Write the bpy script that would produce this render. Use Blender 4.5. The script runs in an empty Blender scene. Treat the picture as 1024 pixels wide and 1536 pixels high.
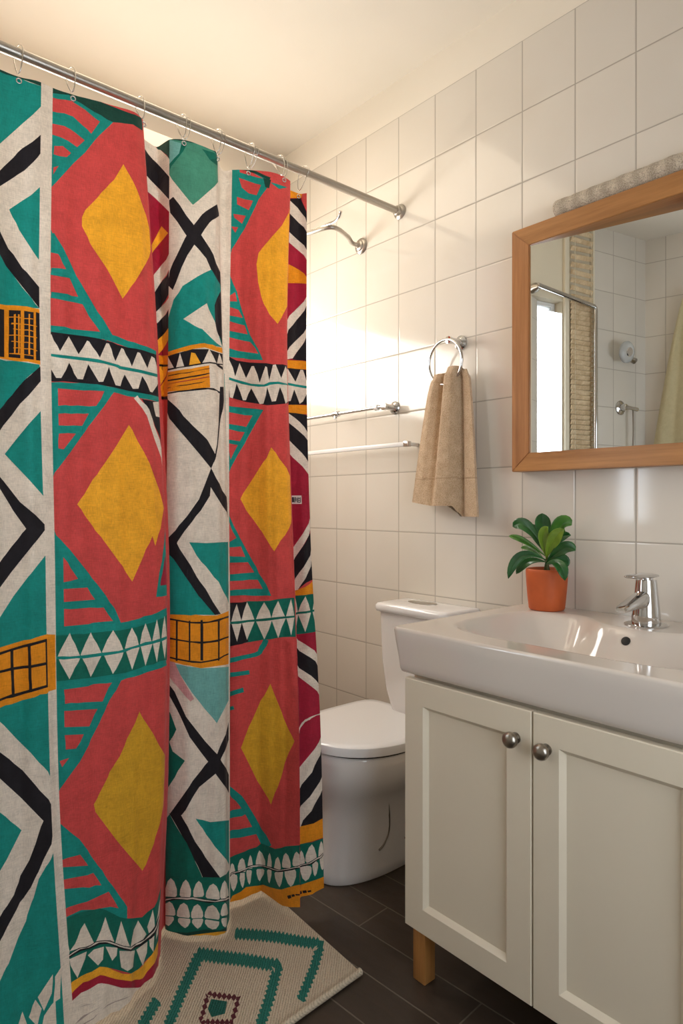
import bpy, bmesh, math, random
import numpy as np
from mathutils import Vector, Matrix
from mathutils.geometry import delaunay_2d_cdt
random.seed(7)
rng = np.random.default_rng(7)
SC = bpy.context.scene
COL = SC.collection
PI = math.pi

# ------------------------------------------------------------ camera
cam_data = bpy.data.cameras.new('camera')
cam = bpy.data.objects.new('camera', cam_data)
COL.objects.link(cam)
cam_data.sensor_fit = 'VERTICAL'
cam_data.sensor_height = 36.0
cam_data.lens = 988.0 / 1536.0 * 36.0
cam_data.shift_y = -12.0 / 1536.0
cam_data.clip_start = 0.02
cam.location = (0, 0, 1.15)
cam.rotation_euler = (math.radians(90), 0, math.radians(49.2))
SC.camera = cam

# ------------------------------------------------------------ exposure
SC.view_settings.view_transform = 'Standard'
SC.view_settings.look = 'None'
SC.view_settings.gamma = 1.0
SC.view_settings.use_curve_mapping = False
SC.view_settings.exposure = 0.0

# ------------------------------------------------------------ world: pale daylight seen through the windows
world = bpy.data.worlds.new('daylight')
SC.world = world
world.use_nodes = True
bg = world.node_tree.nodes['Background']
bg.inputs[0].default_value = (0.93, 0.96, 1.0, 1)
bg.inputs[1].default_value = 5.0

# ------------------------------------------------------------ lights
def area(name, loc, direction, sx, sy, power, col, spread=180):
    ld = bpy.data.lights.new(name, 'AREA')
    ld.shape = 'RECTANGLE'; ld.size = sx; ld.size_y = sy
    ld.energy = power; ld.color = col; ld.spread = math.radians(spread)
    o = bpy.data.objects.new(name, ld); COL.objects.link(o)
    o.location = loc
    o.rotation_euler = Vector(direction).to_track_quat('-Z', 'Y').to_euler()
    return o
# daylight in the high shower window (left wall, behind the curtain)
area('shower_window_light', (-2.47, 0.98, 1.83), (1, 0, 0), 1.20, 0.40, 15.5, (1.0, 0.93, 0.83))
# daylight in the narrow window that the mirror shows
area('side_window_light', (-1.585, 0.10, 1.62), (0.911, 0.412, 0), 0.17, 1.1, 3.5, (0.82, 0.91, 1.0))
# added cool fill for the curtain, set in an invented right-wall window
area('added_curtain_fill_light', (0.53, 0.55, 1.22), (-1, 0, 0), 1.0, 1.2, 10.5, (0.82, 0.91, 1.0))
# added warm fill under the shower ceiling; there is no fitting
area('added_warm_fill_light', (-2.05, 0.95, 2.62), (0, 0, -1), 0.80, 0.80, 4.5, (1.0, 0.84, 0.62))

# ------------------------------------------------------------ helpers
def tag(o, label=None, cat=None, group=None, kind=None):
    if label: o['label'] = label
    if cat: o['category'] = cat
    if group: o['group'] = group
    if kind: o['kind'] = kind
    return o
def empty(name, loc, label, cat, group=None):
    o = bpy.data.objects.new(name, None); COL.objects.link(o); o.location = loc
    o.empty_display_size = 0.05
    return tag(o, label, cat, group)
def link(name, bm, mats, parent=None, smooth=False, sharp=None):
    bmesh.ops.recalc_face_normals(bm, faces=bm.faces)
    me = bpy.data.meshes.new(name); bm.to_mesh(me); bm.free()
    if not isinstance(mats, (list, tuple)): mats = [mats]
    for m in mats: me.materials.append(m)
    if smooth:
        for p in me.polygons: p.use_smooth = True
        if sharp: me.set_sharp_from_angle(angle=math.radians(sharp))
    o = bpy.data.objects.new(name, me); COL.objects.link(o)
    if parent is not None:
        o.parent = parent
        if parent.type == 'EMPTY' or parent.parent is not None or True:
            # keep world placement: vertices are given in world space
            pl = Vector((0, 0, 0)); q = parent
            while q is not None: pl += q.location; q = q.parent
            o.data.transform(Matrix.Translation(-pl))
    return o
def bbox(bm, x0, x1, y0, y1, z0, z1, bev=0.0, seg=2, M=None):
    r = bmesh.ops.create_cube(bm, size=1.0)
    vs = r['verts']
    bmesh.ops.scale(bm, vec=(x1-x0, y1-y0, z1-z0), verts=vs)
    bmesh.ops.translate(bm, vec=((x0+x1)/2, (y0+y1)/2, (z0+z1)/2), verts=vs)
    if bev > 0:
        es = list({e for v in vs for e in v.link_edges})
        r2 = bmesh.ops.bevel(bm, geom=es, offset=bev, segments=seg, profile=0.5, affect='EDGES')
        vs = list({v for f in r2['faces'] for v in f.verts} | {v for v in vs if v.is_valid})
    if M is not None: bmesh.ops.transform(bm, matrix=M, verts=vs)
    return vs
def box(name, b, mat, parent=None, bev=0.0, seg=2, M=None, smooth=True):
    bm = bmesh.new(); bbox(bm, *b, bev=bev, seg=seg, M=M)
    return link(name, bm, mat, parent, smooth=smooth and bev > 0, sharp=40)
def frame_of(d):
    d = Vector(d).normalized()
    a = Vector((0, 0, 1)) if abs(d.z) < 0.9 else Vector((1, 0, 0))
    u = d.cross(a).normalized(); v = d.cross(u).normalized()
    return u, v
def btube(bm, pts, r, n=14, closed=False, cap=True, sx=1.0):
    pts = [Vector(p) for p in pts]; N = len(pts)
    rs = r if isinstance(r, (list, tuple)) else [r]*N
    rings = []; u = None
    for i, p in enumerate(pts):
        a = pts[(i-1) % N] if (closed or i > 0) else p
        b = pts[(i+1) % N] if (closed or i < N-1) else p
        d = (b-a).normalized()
        if u is None: u, v = frame_of(d)
        else:
            u = (u - d*u.dot(d)).normalized()
        v = d.cross(u)
        rings.append([bm.verts.new(p + (u*math.cos(t)*sx + v*math.sin(t))*rs[i]) for t in [2*PI*k/n for k in range(n)]])
    M = N if closed else N-1
    for i in range(M):
        A, B = rings[i], rings[(i+1) % N]
        for k in range(n): bm.faces.new((A[k], A[(k+1) % n], B[(k+1) % n], B[k]))
    if cap and not closed:
        bm.faces.new(rings[0][::-1]); bm.faces.new(rings[-1])
def blathe(bm, prof, origin, axis=(0, 0, 1), n=40):
    """prof: list of (radius, along axis)"""
    d = Vector(axis).normalized(); u, v = frame_of(d); o = Vector(origin); rings = []
    for r, h in prof:
        if r < 1e-6: rings.append([bm.verts.new(o + d*h)])
        else: rings.append([bm.verts.new(o + d*h + (u*math.cos(2*PI*k/n) + v*math.sin(2*PI*k/n))*r) for k in range(n)])
    for A, B in zip(rings, rings[1:]):
        for k in range(n):
            k2 = (k+1) % n
            if len(A) == 1 and len(B) == 1: continue
            if len(A) == 1: bm.faces.new((A[0], B[k], B[k2]))
            elif len(B) == 1: bm.faces.new((A[k], A[k2], B[0]))
            else: bm.faces.new((A[k], A[k2], B[k2], B[k]))
def tube(name, pts, r, mat, parent=None, n=14, closed=False, sx=1.0):
    bm = bmesh.new(); btube(bm, pts, r, n, closed, sx=sx); return link(name, bm, mat, parent, True, 50)
def lathe(name, prof, origin, mat, parent=None, axis=(0, 0, 1), n=40, sharp=40):
    bm = bmesh.new(); blathe(bm, prof, origin, axis, n); return link(name, bm, mat, parent, True, sharp)
def bloft(bm, rings, cap0=True, cap1=True):
    R = [[bm.verts.new(p) for p in ring] for ring in rings]; n = len(R[0])
    for A, B in zip(R, R[1:]):
        for k in range(n): bm.faces.new((A[k], A[(k+1) % n], B[(k+1) % n], B[k]))
    if cap0: bm.faces.new(R[0][::-1])
    if cap1: bm.faces.new(R[-1])
def loft(name, rings, mat, parent=None, sharp=50, **k):
    bm = bmesh.new(); bloft(bm, rings, **k); return link(name, bm, mat, parent, True, sharp)
def bez(p0, p1, p2, n=12):
    p0, p1, p2 = Vector(p0), Vector(p1), Vector(p2)
    return [p0*(1-t)**2 + p1*2*t*(1-t) + p2*t*t for t in [i/n for i in range(n+1)]]
def smoothpath(pts, k=6):
    P = [Vector(p) for p in pts]; P = [P[0]*2-P[1]] + P + [P[-1]*2-P[-2]]; out = []
    for i in range(1, len(P)-2):
        for j in range(k):
            t = j/k
            out.append(0.5*((2*P[i]) + (P[i+1]-P[i-1])*t + (2*P[i-1]-5*P[i]+4*P[i+1]-P[i+2])*t*t + (3*P[i]-P[i-1]-3*P[i+1]+P[i+2])*t**3))
    out.append(P[-2]); return out

# ------------------------------------------------------------ materials
def srgb(r, g, b):
    f = lambda c: (c/255/12.92) if c/255 <= 0.04045 else ((c/255+0.055)/1.055)**2.4
    return (f(r), f(g), f(b), 1)
class NT:
    def __init__(s, name):
        s.m = bpy.data.materials.new(name); s.m.use_nodes = True
        s.t = s.m.node_tree; s.b = s.t.nodes['Principled BSDF']
    def n(s, typ, **kw):
        nd = s.t.nodes.new(typ)
        for k, v in kw.items(): setattr(nd, k, v)
        return nd
    def l(s, a, b): s.t.links.new(a, b)
    def math(s, op, a, b=None):
        nd = s.n('ShaderNodeMath', operation=op)
        for i, v in enumerate((a, b)):
            if v is None: continue
            if isinstance(v, (int, float)): nd.inputs[i].default_value = v
            else: s.l(v, nd.inputs[i])
        return nd.outputs[0]
    def coords(s): return s.n('ShaderNodeTexCoord').outputs['Object']
    def noise(s, scale, detail=3, vec=None, rough=0.5, dist=0.0):
        nd = s.n('ShaderNodeTexNoise'); nd.inputs['Scale'].default_value = scale; nd.inputs['Detail'].default_value = detail
        nd.inputs['Roughness'].default_value = rough; nd.inputs['Distortion'].default_value = dist
        s.l(vec if vec is not None else s.coords(), nd.inputs['Vector']); return nd.outputs[0]
    def mapping(s, vec, scale=(1, 1, 1), loc=(0, 0, 0), rot=(0, 0, 0)):
        nd = s.n('ShaderNodeMapping'); nd.inputs['Scale'].default_value = scale; nd.inputs['Location'].default_value = loc; nd.inputs['Rotation'].default_value = rot
        s.l(vec, nd.inputs['Vector']); return nd.outputs[0]
    def ramp(s, fac, stops):
        nd = s.n('ShaderNodeValToRGB'); el = nd.color_ramp.elements
        while len(el) < len(stops): el.new(0.5)
        for e, (p, c) in zip(el, stops): e.position = p; e.color = c
        s.l(fac, nd.inputs[0]); return nd.outputs[0]
    def bump(s, h, strength=0.3, dist=0.002, normal=None):
        nd = s.n('ShaderNodeBump'); nd.inputs['Strength'].default_value = strength; nd.inputs['Distance'].default_value = dist
        s.l(h, nd.inputs['Height'])
        if normal is not None: s.l(normal, nd.inputs['Normal'])
        return nd.outputs[0]
    def set(s, **kw):
        for k, v in kw.items():
            k = k.replace('_', ' ')
            if hasattr(v, 'links'): s.l(v, s.b.inputs[k])
            else: s.b.inputs[k].default_value = v
        return s
def simple(name, col, rough=0.5, metal=0.0, coat=0.0, noise=0.0, nscale=20, bump=0.0, bscale=200, ior=1.5, **kw):
    m = NT(name); m.set(Base_Color=col, Roughness=rough, Metallic=metal, Coat_Weight=coat, IOR=ior, **kw)
    if noise > 0:
        f = m.noise(nscale, 4)
        a = tuple(c*(1-noise) for c in col[:3])+(1,); b = tuple(min(1, c*(1+noise)) for c in col[:3])+(1,)
        m.set(Base_Color=m.ramp(f, [(0.3, a), (0.7, b)]))
    if bump > 0: m.set(Normal=m.bump(m.noise(bscale, 2), bump, 0.001))
    return m.m
def tile_mat(name, axis, off, w, h, zoff, col, grout, rough=0.1, groutw=0.0022):
    """axis: which object coordinate runs along the wall ('x' / 'y')"""
    m = NT(name); sep = m.n('ShaderNodeSeparateXYZ'); m.l(m.coords(), sep.inputs[0])
    a = sep.outputs[0 if axis == 'x' else 1]; z = sep.outputs[2]
    u = m.math('DIVIDE', m.math('SUBTRACT', a, off), w); v = m.math('DIVIDE', m.math('SUBTRACT', z, zoff), h)
    fu = m.math('FRACT', u); fv = m.math('FRACT', v)
    du = m.math('MULTIPLY', m.math('MINIMUM', fu, m.math('SUBTRACT', 1.0, fu)), w)
    dv = m.math('MULTIPLY', m.math('MINIMUM', fv, m.math('SUBTRACT', 1.0, fv)), h)
    d = m.math('MINIMUM', du, dv)
    mr = m.n('ShaderNodeMapRange', interpolation_type='SMOOTHSTEP'); mr.inputs[1].default_value = groutw*0.55; mr.inputs[2].default_value = groutw*1.1; m.l(d, mr.inputs[0])
    mask = mr.outputs[0]                    # 1 on tile, 0 in grout
    edge = m.n('ShaderNodeMapRange', interpolation_type='SMOOTHSTEP'); edge.inputs[1].default_value = groutw*0.5; edge.inputs[2].default_value = groutw*2.6; m.l(d, edge.inputs[0])
    wn = m.n('ShaderNodeTexWhiteNoise', noise_dimensions='2D'); cmb = m.n('ShaderNodeCombineXYZ')
    m.l(m.math('FLOOR', u), cmb.inputs[0]); m.l(m.math('FLOOR', v), cmb.inputs[1]); m.l(cmb.outputs[0], wn.inputs['Vector'])
    tone = m.n('ShaderNodeMix', data_type='RGBA'); m.l(wn.outputs[0], tone.inputs[0])
    tone.inputs[6].default_value = tuple(c*0.95 for c in col[:3])+(1,); tone.inputs[7].default_value = col
    spot = m.noise(3.0, 4); tone2 = m.n('ShaderNodeMix', data_type='RGBA', blend_type='MULTIPLY'); tone2.inputs[0].default_value = 1.0
    m.l(tone.outputs[2], tone2.inputs[6]); m.l(m.ramp(spot, [(0.25, (0.955, 0.945, 0.925, 1)), (0.6, (1, 1, 1, 1))]), tone2.inputs[7])
    cmix = m.n('ShaderNodeMix', data_type='RGBA'); m.l(mask, cmix.inputs[0]); cmix.inputs[6].default_value = grout; m.l(tone2.outputs[2], cmix.inputs[7])
    # each tile sits at its own slight tilt and has a gentle wave
    off3 = m.n('ShaderNodeVectorMath', operation='ADD'); sc3 = m.n('ShaderNodeVectorMath', operation='SCALE'); m.l(wn.outputs[1], sc3.inputs[0]); sc3.inputs[3].default_value = 3.0
    m.l(m.coords(), off3.inputs[0]); m.l(sc3.outputs[0], off3.inputs[1])
    wave = m.noise(3.5, 1, off3.outputs[0])
    hgt = m.math('ADD', m.math('MULTIPLY', edge.outputs[0], 0.25), m.math('MULTIPLY', wave, 1.0))
    rr = m.n('ShaderNodeMapRange'); m.l(mask, rr.inputs[0]); rr.inputs[3].default_value = 0.8; rr.inputs[4].default_value = rough
    m.set(Base_Color=cmix.outputs[2], Roughness=rr.outputs[0], Normal=m.bump(hgt, 0.6, 0.0022), IOR=1.55)
    return m.m
def wood(name, c0, c1, axis=0, scale=1.0, rough=0.35):
    m = NT(name); s = [26*scale]*3; s[axis] = 1.6*scale
    f = m.noise(1.0, 6, m.mapping(m.coords(), tuple(s)), 0.65, 0.6)
    g = m.noise(1.0, 3, m.mapping(m.coords(), tuple(v*5 for v in s)), 0.7)
    mixv = m.math('ADD', m.math('MULTIPLY', f, 0.75), m.math('MULTIPLY', g, 0.25))
    m.set(Base_Color=m.ramp(mixv, [(0.32, c0), (0.5, tuple((a+b)/2 for a, b in zip(c0, c1))), (0.66, c1)]), Roughness=rough, Normal=m.bump(g, 0.15, 0.001))
    return m.m
TILE = srgb(228, 221, 210); GROUT = srgb(176, 168, 156)
M = {}
M['tile_back'] = tile_mat('wall tile back', 'x', -0.811, 0.1747, 0.2163, 1.0488, TILE, GROUT)
M['tile_side'] = tile_mat('wall tile side', 'y', 1.73, 0.1747, 0.2163, 1.0488, TILE, GROUT)
M['plaster'] = simple('warm white plaster', srgb(238, 230, 216), 0.9, noise=0.02, nscale=3, bump=0.05, bscale=60)
M['cream_paint'] = simple('cream paint', srgb(232, 222, 200), 0.6)
M['chrome'] = simple('chrome', (0.62, 0.62, 0.62, 1), 0.09, 1.0)
M['steel'] = simple('brushed steel', (0.42, 0.39, 0.35, 1), 0.34, 1.0)
M['hook'] = simple('hook wire', (0.55, 0.53, 0.49, 1), 0.22, 1.0)
M['nickel'] = simple('dark nickel', (0.34, 0.31, 0.27, 1), 0.3, 1.0)
M['ceramic'] = simple('white ceramic', srgb(238, 236, 236), 0.08, coat=0.4)
M['sink_ceramic'] = simple('off white ceramic', srgb(222, 212, 202), 0.10, coat=0.3)
M['seat_plastic'] = simple('white seat plastic', srgb(238, 238, 240), 0.18)
M['rubber_gap_shade'] = simple('dark rubber and gap shade', (0.015, 0.014, 0.013, 1), 0.6)
M['cabinet'] = simple('cream cabinet lacquer', srgb(228, 216, 194), 0.38, noise=0.012, nscale=6)
M['frame_wood'] = wood('mirror frame wood', srgb(146, 94, 46), srgb(192, 136, 78), 0)
M['frame_wood_v'] = wood('mirror frame wood upright', srgb(146, 94, 50), srgb(192, 134, 82), 2)
M['leg_wood'] = wood('pine leg', srgb(150, 96, 44), srgb(196, 140, 80), 2)
M['mirror'] = simple('mirror glass', (0.86, 0.88, 0.87, 1), 0.0, 1.0)
M['white_metal'] = simple('white enamelled metal', srgb(240, 240, 240), 0.25)
M['terracotta'] = simple('orange terracotta', srgb(196, 92, 42), 0.55, noise=0.10, nscale=18, bump=0.08, bscale=80)
M['soil'] = simple('potting soil', srgb(60, 46, 34), 0.95, noise=0.4, nscale=90, bump=0.8, bscale=150)
M['stem'] = simple('plant stem', srgb(86, 92, 50), 0.6)
def leaf_mat(name, a, b):
    m = NT(name); f = m.noise(30, 3); m.set(Base_Color=m.ramp(f, [(0.3, a), (0.7, b)]), Roughness=0.3, Normal=m.bump(m.noise(60, 2), 0.15, 0.001))
    m.set(Subsurface_Weight=0.0); return m.m
M['leaf_dark'] = leaf_mat('dark green leaf', srgb(24, 74, 34), srgb(44, 104, 46))
M['leaf_mid'] = leaf_mat('mid green leaf', srgb(52, 104, 34), srgb(82, 134, 48))
M['leaf_light'] = leaf_mat('light green leaf', srgb(96, 130, 34), srgb(126, 158, 52))
def terry(name, a, b, sc=450, stripes=None):
    m = NT(name); v = m.n('ShaderNodeTexVoronoi'); v.inputs['Scale'].default_value = sc; m.l(m.coords(), v.inputs['Vector'])
    n2 = m.noise(40, 4); h = m.math('ADD', v.outputs[0], m.math('MULTIPLY', n2, 0.5))
    f = m.math('ADD', m.math('MULTIPLY', v.outputs[0], 0.6), m.math('MULTIPLY', n2, 0.5))
    if stripes:
        sep = m.n('ShaderNodeSeparateXYZ'); m.l(m.coords(), sep.inputs[0])
        s = m.math('SINE', m.math('MULTIPLY', sep.outputs[0], stripes)); f = m.math('ADD', f, m.math('MULTIPLY', s, 0.10))
    m.set(Base_Color=m.ramp(f, [(0.2, b), (0.75, a)]), Roughness=0.95, Normal=m.bump(h, 0.9, 0.003), Sheen_Weight=0.3)
    return m.m
M['towel'] = terry('beige terry cloth', srgb(196, 162, 124), srgb(240, 214, 180), 420)
M['towel_band'] = terry('beige woven towel band', srgb(180, 142, 104), srgb(222, 188, 150), 700)
M['rolled'] = terry('grey beige rolled terry', srgb(176, 160, 138), srgb(236, 222, 200), 330, 150)
M['cream_cloth'] = terry('cream cloth', srgb(220, 206, 160), srgb(244, 230, 190), 500)
M['bamboo'] = wood('bamboo slat', srgb(196, 166, 124), srgb(240, 218, 182), 0, 1.0, 0.6)
M['clear'] = simple('clear shower plastic', (0.85, 0.88, 0.9, 1), 0.05, Transmission_Weight=0.6)
# floor: dark brown plank tiles
def floor_mat():
    m = NT('dark brown plank tile'); mp = m.mapping(m.coords(), rot=(0, 0, math.radians(-4)))
    b = m.n('ShaderNodeTexBrick', offset=0.37, squash=1.0); m.l(mp, b.inputs['Vector'])
    b.inputs['Scale'].default_value = 1.0; b.inputs['Mortar Size'].default_value = 0.0022; b.inputs['Brick Width'].default_value = 0.62; b.inputs['Row Height'].default_value = 0.118
    b.inputs['Mortar Smooth'].default_value = 0.3; b.inputs['Color1'].default_value = srgb(76, 64, 54); b.inputs['Color2'].default_value = srgb(64, 54, 46); b.inputs['Mortar'].default_value = srgb(112, 102, 90)
    n1 = m.noise(5, 6, m.mapping(mp, (1.2, 4, 1)), 0.65, 0.8); n2 = m.noise(28, 5, None, 0.7, 1.0)
    mx = m.n('ShaderNodeMix', data_type='RGBA', blend_type='MULTIPLY'); mx.inputs[0].default_value = 1
    m.l(b.outputs[0], mx.inputs[6]); m.l(m.ramp(m.math('ADD', m.math('MULTIPLY', n1, 0.6), m.math('MULTIPLY', n2, 0.4)), [(0.3, (0.62, 0.60, 0.58, 1)), (0.55, (0.95, 0.93, 0.9, 1)), (0.75, (1.3, 1.22, 1.15, 1))]), mx.inputs[7])
    m.set(Base_Color=mx.outputs[2], Roughness=m.ramp(n2, [(0.3, (0.32,)*3+(1,)), (0.7, (0.55,)*3+(1,))]), Normal=m.bump(m.math('ADD', m.math('MULTIPLY', b.outputs[1], -1.0), m.math('MULTIPLY', n1, 0.3)), 0.5, 0.002))
    return m.m
M['floor'] = floor_mat()
# printed cloth
def cloth(name, col, trans=0.18, grain=0.15, gold=False):
    m = NT(name)
    w1 = m.noise(1.0, 2, m.mapping(m.coords(), (700, 700, 60))); w2 = m.noise(1.0, 2, m.mapping(m.coords(), (60, 60, 700))); w3 = m.noise(24, 4)
    f = m.math('ADD', m.math('ADD', m.math('MULTIPLY', w1, 0.35), m.math('MULTIPLY', w2, 0.35)), m.math('MULTIPLY', w3, 0.3))
    a = tuple(max(0, c*(1-grain*1.6)) for c in col[:3])+(1,); b = tuple(min(1, c*(1+grain)) for c in col[:3])+(1,)
    cc = m.ramp(f, [(0.36, a), (0.62, b)])
    wr = m.noise(1.0, 4, m.mapping(m.coords(), (14, 14, 9)), 0.6, 0.8)
    nrm = m.bump(m.math('ADD', m.math('MULTIPLY', wr, 1.0), m.math('MULTIPLY', f, 0.16)), 0.8, 0.006)
    m.set(Base_Color=cc, Roughness=0.75, Normal=nrm, Sheen_Weight=0.1); m.b.inputs['Specular IOR Level'].default_value = 0.25
    tr = m.n('ShaderNodeBsdfTranslucent'); m.l(cc, tr.inputs[0]); mx = m.n('ShaderNodeMixShader'); mx.inputs[0].default_value = trans
    out = m.t.nodes['Material Output']; m.l(m.b.outputs[0], mx.inputs[1]); m.l(tr.outputs[0], mx.inputs[2]); m.l(mx.outputs[0], out.inputs[0])
    return m.m
CLOTH = {'w': srgb(222, 210, 196), 't': srgb(20, 136, 127), 'd': srgb(14, 104, 88), 's': srgb(70, 140, 118), 'h': srgb(110, 170, 165), 'g': srgb(22, 66, 56), 'k': srgb(30, 27, 32),
         'r': srgb(200, 72, 70), 'c': srgb(158, 30, 54), 'y': srgb(236, 168, 44), 'o': srgb(226, 142, 26), 'm': srgb(208, 158, 40), 'p': srgb(206, 150, 150), 'x': srgb(168, 152, 146)}
CK = list(CLOTH); CM = [cloth('cloth %s' % {'w':'cream','t':'teal','d':'deep teal','s':'sage','h':'pale teal','g':'dark green','k':'black','r':'coral red','c':'crimson','y':'golden yellow','o':'orange','m':'mustard','p':'dusty pink','x':'grey beige'}[k], CLOTH[k]) for k in CK]

# ------------------------------------------------------------ the room
XL, XR, YB, ZC = -2.45, 0.55, 1.73, 2.70
AX, AY, CX_, CY_ = -1.65, 0.22, -1.27, -0.62      # the canted wall runs from A to C
ZT = 1.0488 + 7*0.2163                             # top of the tiling
def struct(o): o['kind'] = 'structure'; return o
def wall_boxes(name, boxes, mats, M_=None):
    """boxes: (x0,x1,y0,y1,z0,z1,material slot)"""
    bm = bmesh.new()
    for b in boxes:
        before = set(bm.faces)
        bbox(bm, *b[:6], M=M_)
        for f in bm.faces:
            if f not in before: f.material_index = b[6]
    return struct(link(name, bm, mats))
wall_boxes('wall_back', [(XL-.12, XR+.12, YB, YB+.12, 0, ZT, 0), (XL-.12, XR+.12, YB, YB+.12, ZT, ZC, 1)], [M['tile_back'], M['plaster']])
wy0, wy1, wz0, wz1 = 0.36, 1.60, 1.61, 2.05
wall_boxes('wall_left', [(XL-.12, XL, AY, wy0, 0, ZT, 0), (XL-.12, XL, wy1, YB, 0, ZT, 0), (XL-.12, XL, wy0, wy1, 0, wz0, 0), (XL-.12, XL, wy0, wy1, wz1, ZT, 0), (XL-.12, XL, AY, YB, ZT, ZC, 1)], [M['tile_side'], M['plaster']])
wall_boxes('wall_shower_end', [(XL-.12, AX, AY-.10, AY, 0, ZT, 0), (XL-.12, AX, AY-.10, AY, ZT, ZC, 1)], [M['tile_back'], M['plaster']])
ang = math.atan2(CY_-AY, CX_-AX); LC = math.hypot(CX_-AX, CY_-AY)
MC = Matrix.Translation((AX, AY, 0)) @ Matrix.Rotation(ang, 4, 'Z')    # local x along the canted wall, +y into the room
o = wall_boxes('wall_canted', [(0, .012, -.10, 0, 0, ZC, 1), (.012, .235, -.10, 0, 0, 1.02, 1), (.012, .235, -.10, 0, 2.24, ZC, 1), (.235, .45, -.10, 0, 0, ZC, 1), (.45, LC, -.10, 0, 0, ZC, 0)], [M['tile_side'], M['cream_paint']])
o.data.transform(MC)
wall_boxes('wall_front', [(CX_, XR+.12, CY_-.12, CY_, 0, ZC, 0)], [M['tile_back'], M['plaster']])
ry0, ry1, rz0, rz1 = 0.0, 1.10, 0.58, 1.86  # opening for the added fill window
wall_boxes('wall_right', [(XR, XR+.12, CY_, ry0, 0, ZC, 0), (XR, XR+.12, ry1, YB, 0, ZC, 0), (XR, XR+.12, ry0, ry1, 0, rz0, 0), (XR, XR+.12, ry0, ry1, rz1, ZC, 0)], [M['plaster'], M['plaster']])
wall_boxes('floor', [(XL-.12, XR+.12, CY_-.12, YB+.12, -.10, 0, 0)], [M['floor']])
wall_boxes('ceiling', [(XL-.12, XR+.12, CY_-.12, YB+.12, ZC, ZC+.10, 0)], [M['plaster']])
# windows: frame and a pale obscured pane
M['pane'] = simple('obscured glass', (0.9, 0.93, 0.95, 1), 0.25, Transmission_Weight=0.7)
def window(name, M_, w, z0, z1, depth=0.06):
    bm = bmesh.new(); t = .022
    for b in ((0, t, z0, z1), (w-t, w, z0, z1), (t, w-t, z0, z0+t), (t, w-t, z1-t, z1)):
        bbox(bm, b[0], b[1], -depth-.02, -depth+.02, b[2], b[3], bev=.003, seg=1)
    f = link(name, bm, M['white_metal']); struct(f)
    bm = bmesh.new(); bbox(bm, t, w-t, -depth-.003, -depth+.003, z0+t, z1-t)
    p = link('window_pane', bm, M['pane']); p.data.transform(M_); f.data.transform(M_); p.parent = f
    return f
window('window_1', Matrix.Translation((XL, wy1, 0)) @ Matrix.Rotation(-PI/2, 4, 'Z'), wy1-wy0, wz0, wz1, 0.08)
window('window_2', MC @ Matrix.Translation((.012, 0, 0)), .223, 1.02, 2.24, 0.07)
window('added_fill_window', Matrix.Translation((XR, ry0, 0)) @ Matrix.Rotation(PI/2, 4, 'Z'), ry1-ry0, rz0, rz1, 0.08)  # unseen window, added to go with the curtain fill light
# painted casing of the canted window
bm = bmesh.new()
for b in ((.238, .272, 0, .018, .95, ZC), (.450, .466, 0, .022, .95, ZC)): bbox(bm, *b, bev=.003, seg=1)
o = struct(link('trim_1', bm, M['cream_paint'])); o.data.transform(MC)

# ------------------------------------------------------------ curtain rod and hooks
RX, RZ = -1.677, 2.214
rod = empty('curtain_rod', (RX, 1.0, RZ), 'long steel curtain rod running from the tiled wall above the patterned curtain', 'curtain rod')
tube('rod_tube', [(RX, AY+.001, RZ), (RX, YB-.004, RZ)], .0125, M['steel'], rod, 24)
for y, d in ((YB, -1), (AY, 1)):
    lathe('flange', [(0, 0), (.027, 0), (.027, .004), (.022, .008), (.017, .010), (.0165, .022), (.013, .024)], (RX, y, RZ), M['steel'], rod, (0, d, 0))

# curtain surface
def pchip(x, y, xq):
    x = np.asarray(x); h = np.diff(x); sh = (-1,)+(1,)*(y.ndim-1); hh = h.reshape(sh); d = np.diff(y, axis=0)/hh
    m = np.zeros_like(y); hk = hh[1:]; hk1 = hh[:-1]; w1 = 2*hk+hk1; w2 = hk+2*hk1
    with np.errstate(all='ignore'): mm = (w1+w2)/(w1/d[:-1]+w2/d[1:])
    mm[~(d[:-1]*d[1:] > 0)] = 0; m[1:-1] = mm; m[0] = d[0]; m[-1] = d[-1]
    i = np.clip(np.searchsorted(x, xq)-1, 0, len(x)-2); t = ((xq-x[i])/h[i]).reshape(sh); g = h[i].reshape(sh)
    return y[i]*(2*t**3-3*t**2+1)+m[i]*g*(t**3-2*t**2+t)+y[i+1]*(-2*t**3+3*t**2)+m[i+1]*g*(t**3-t**2)

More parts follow.
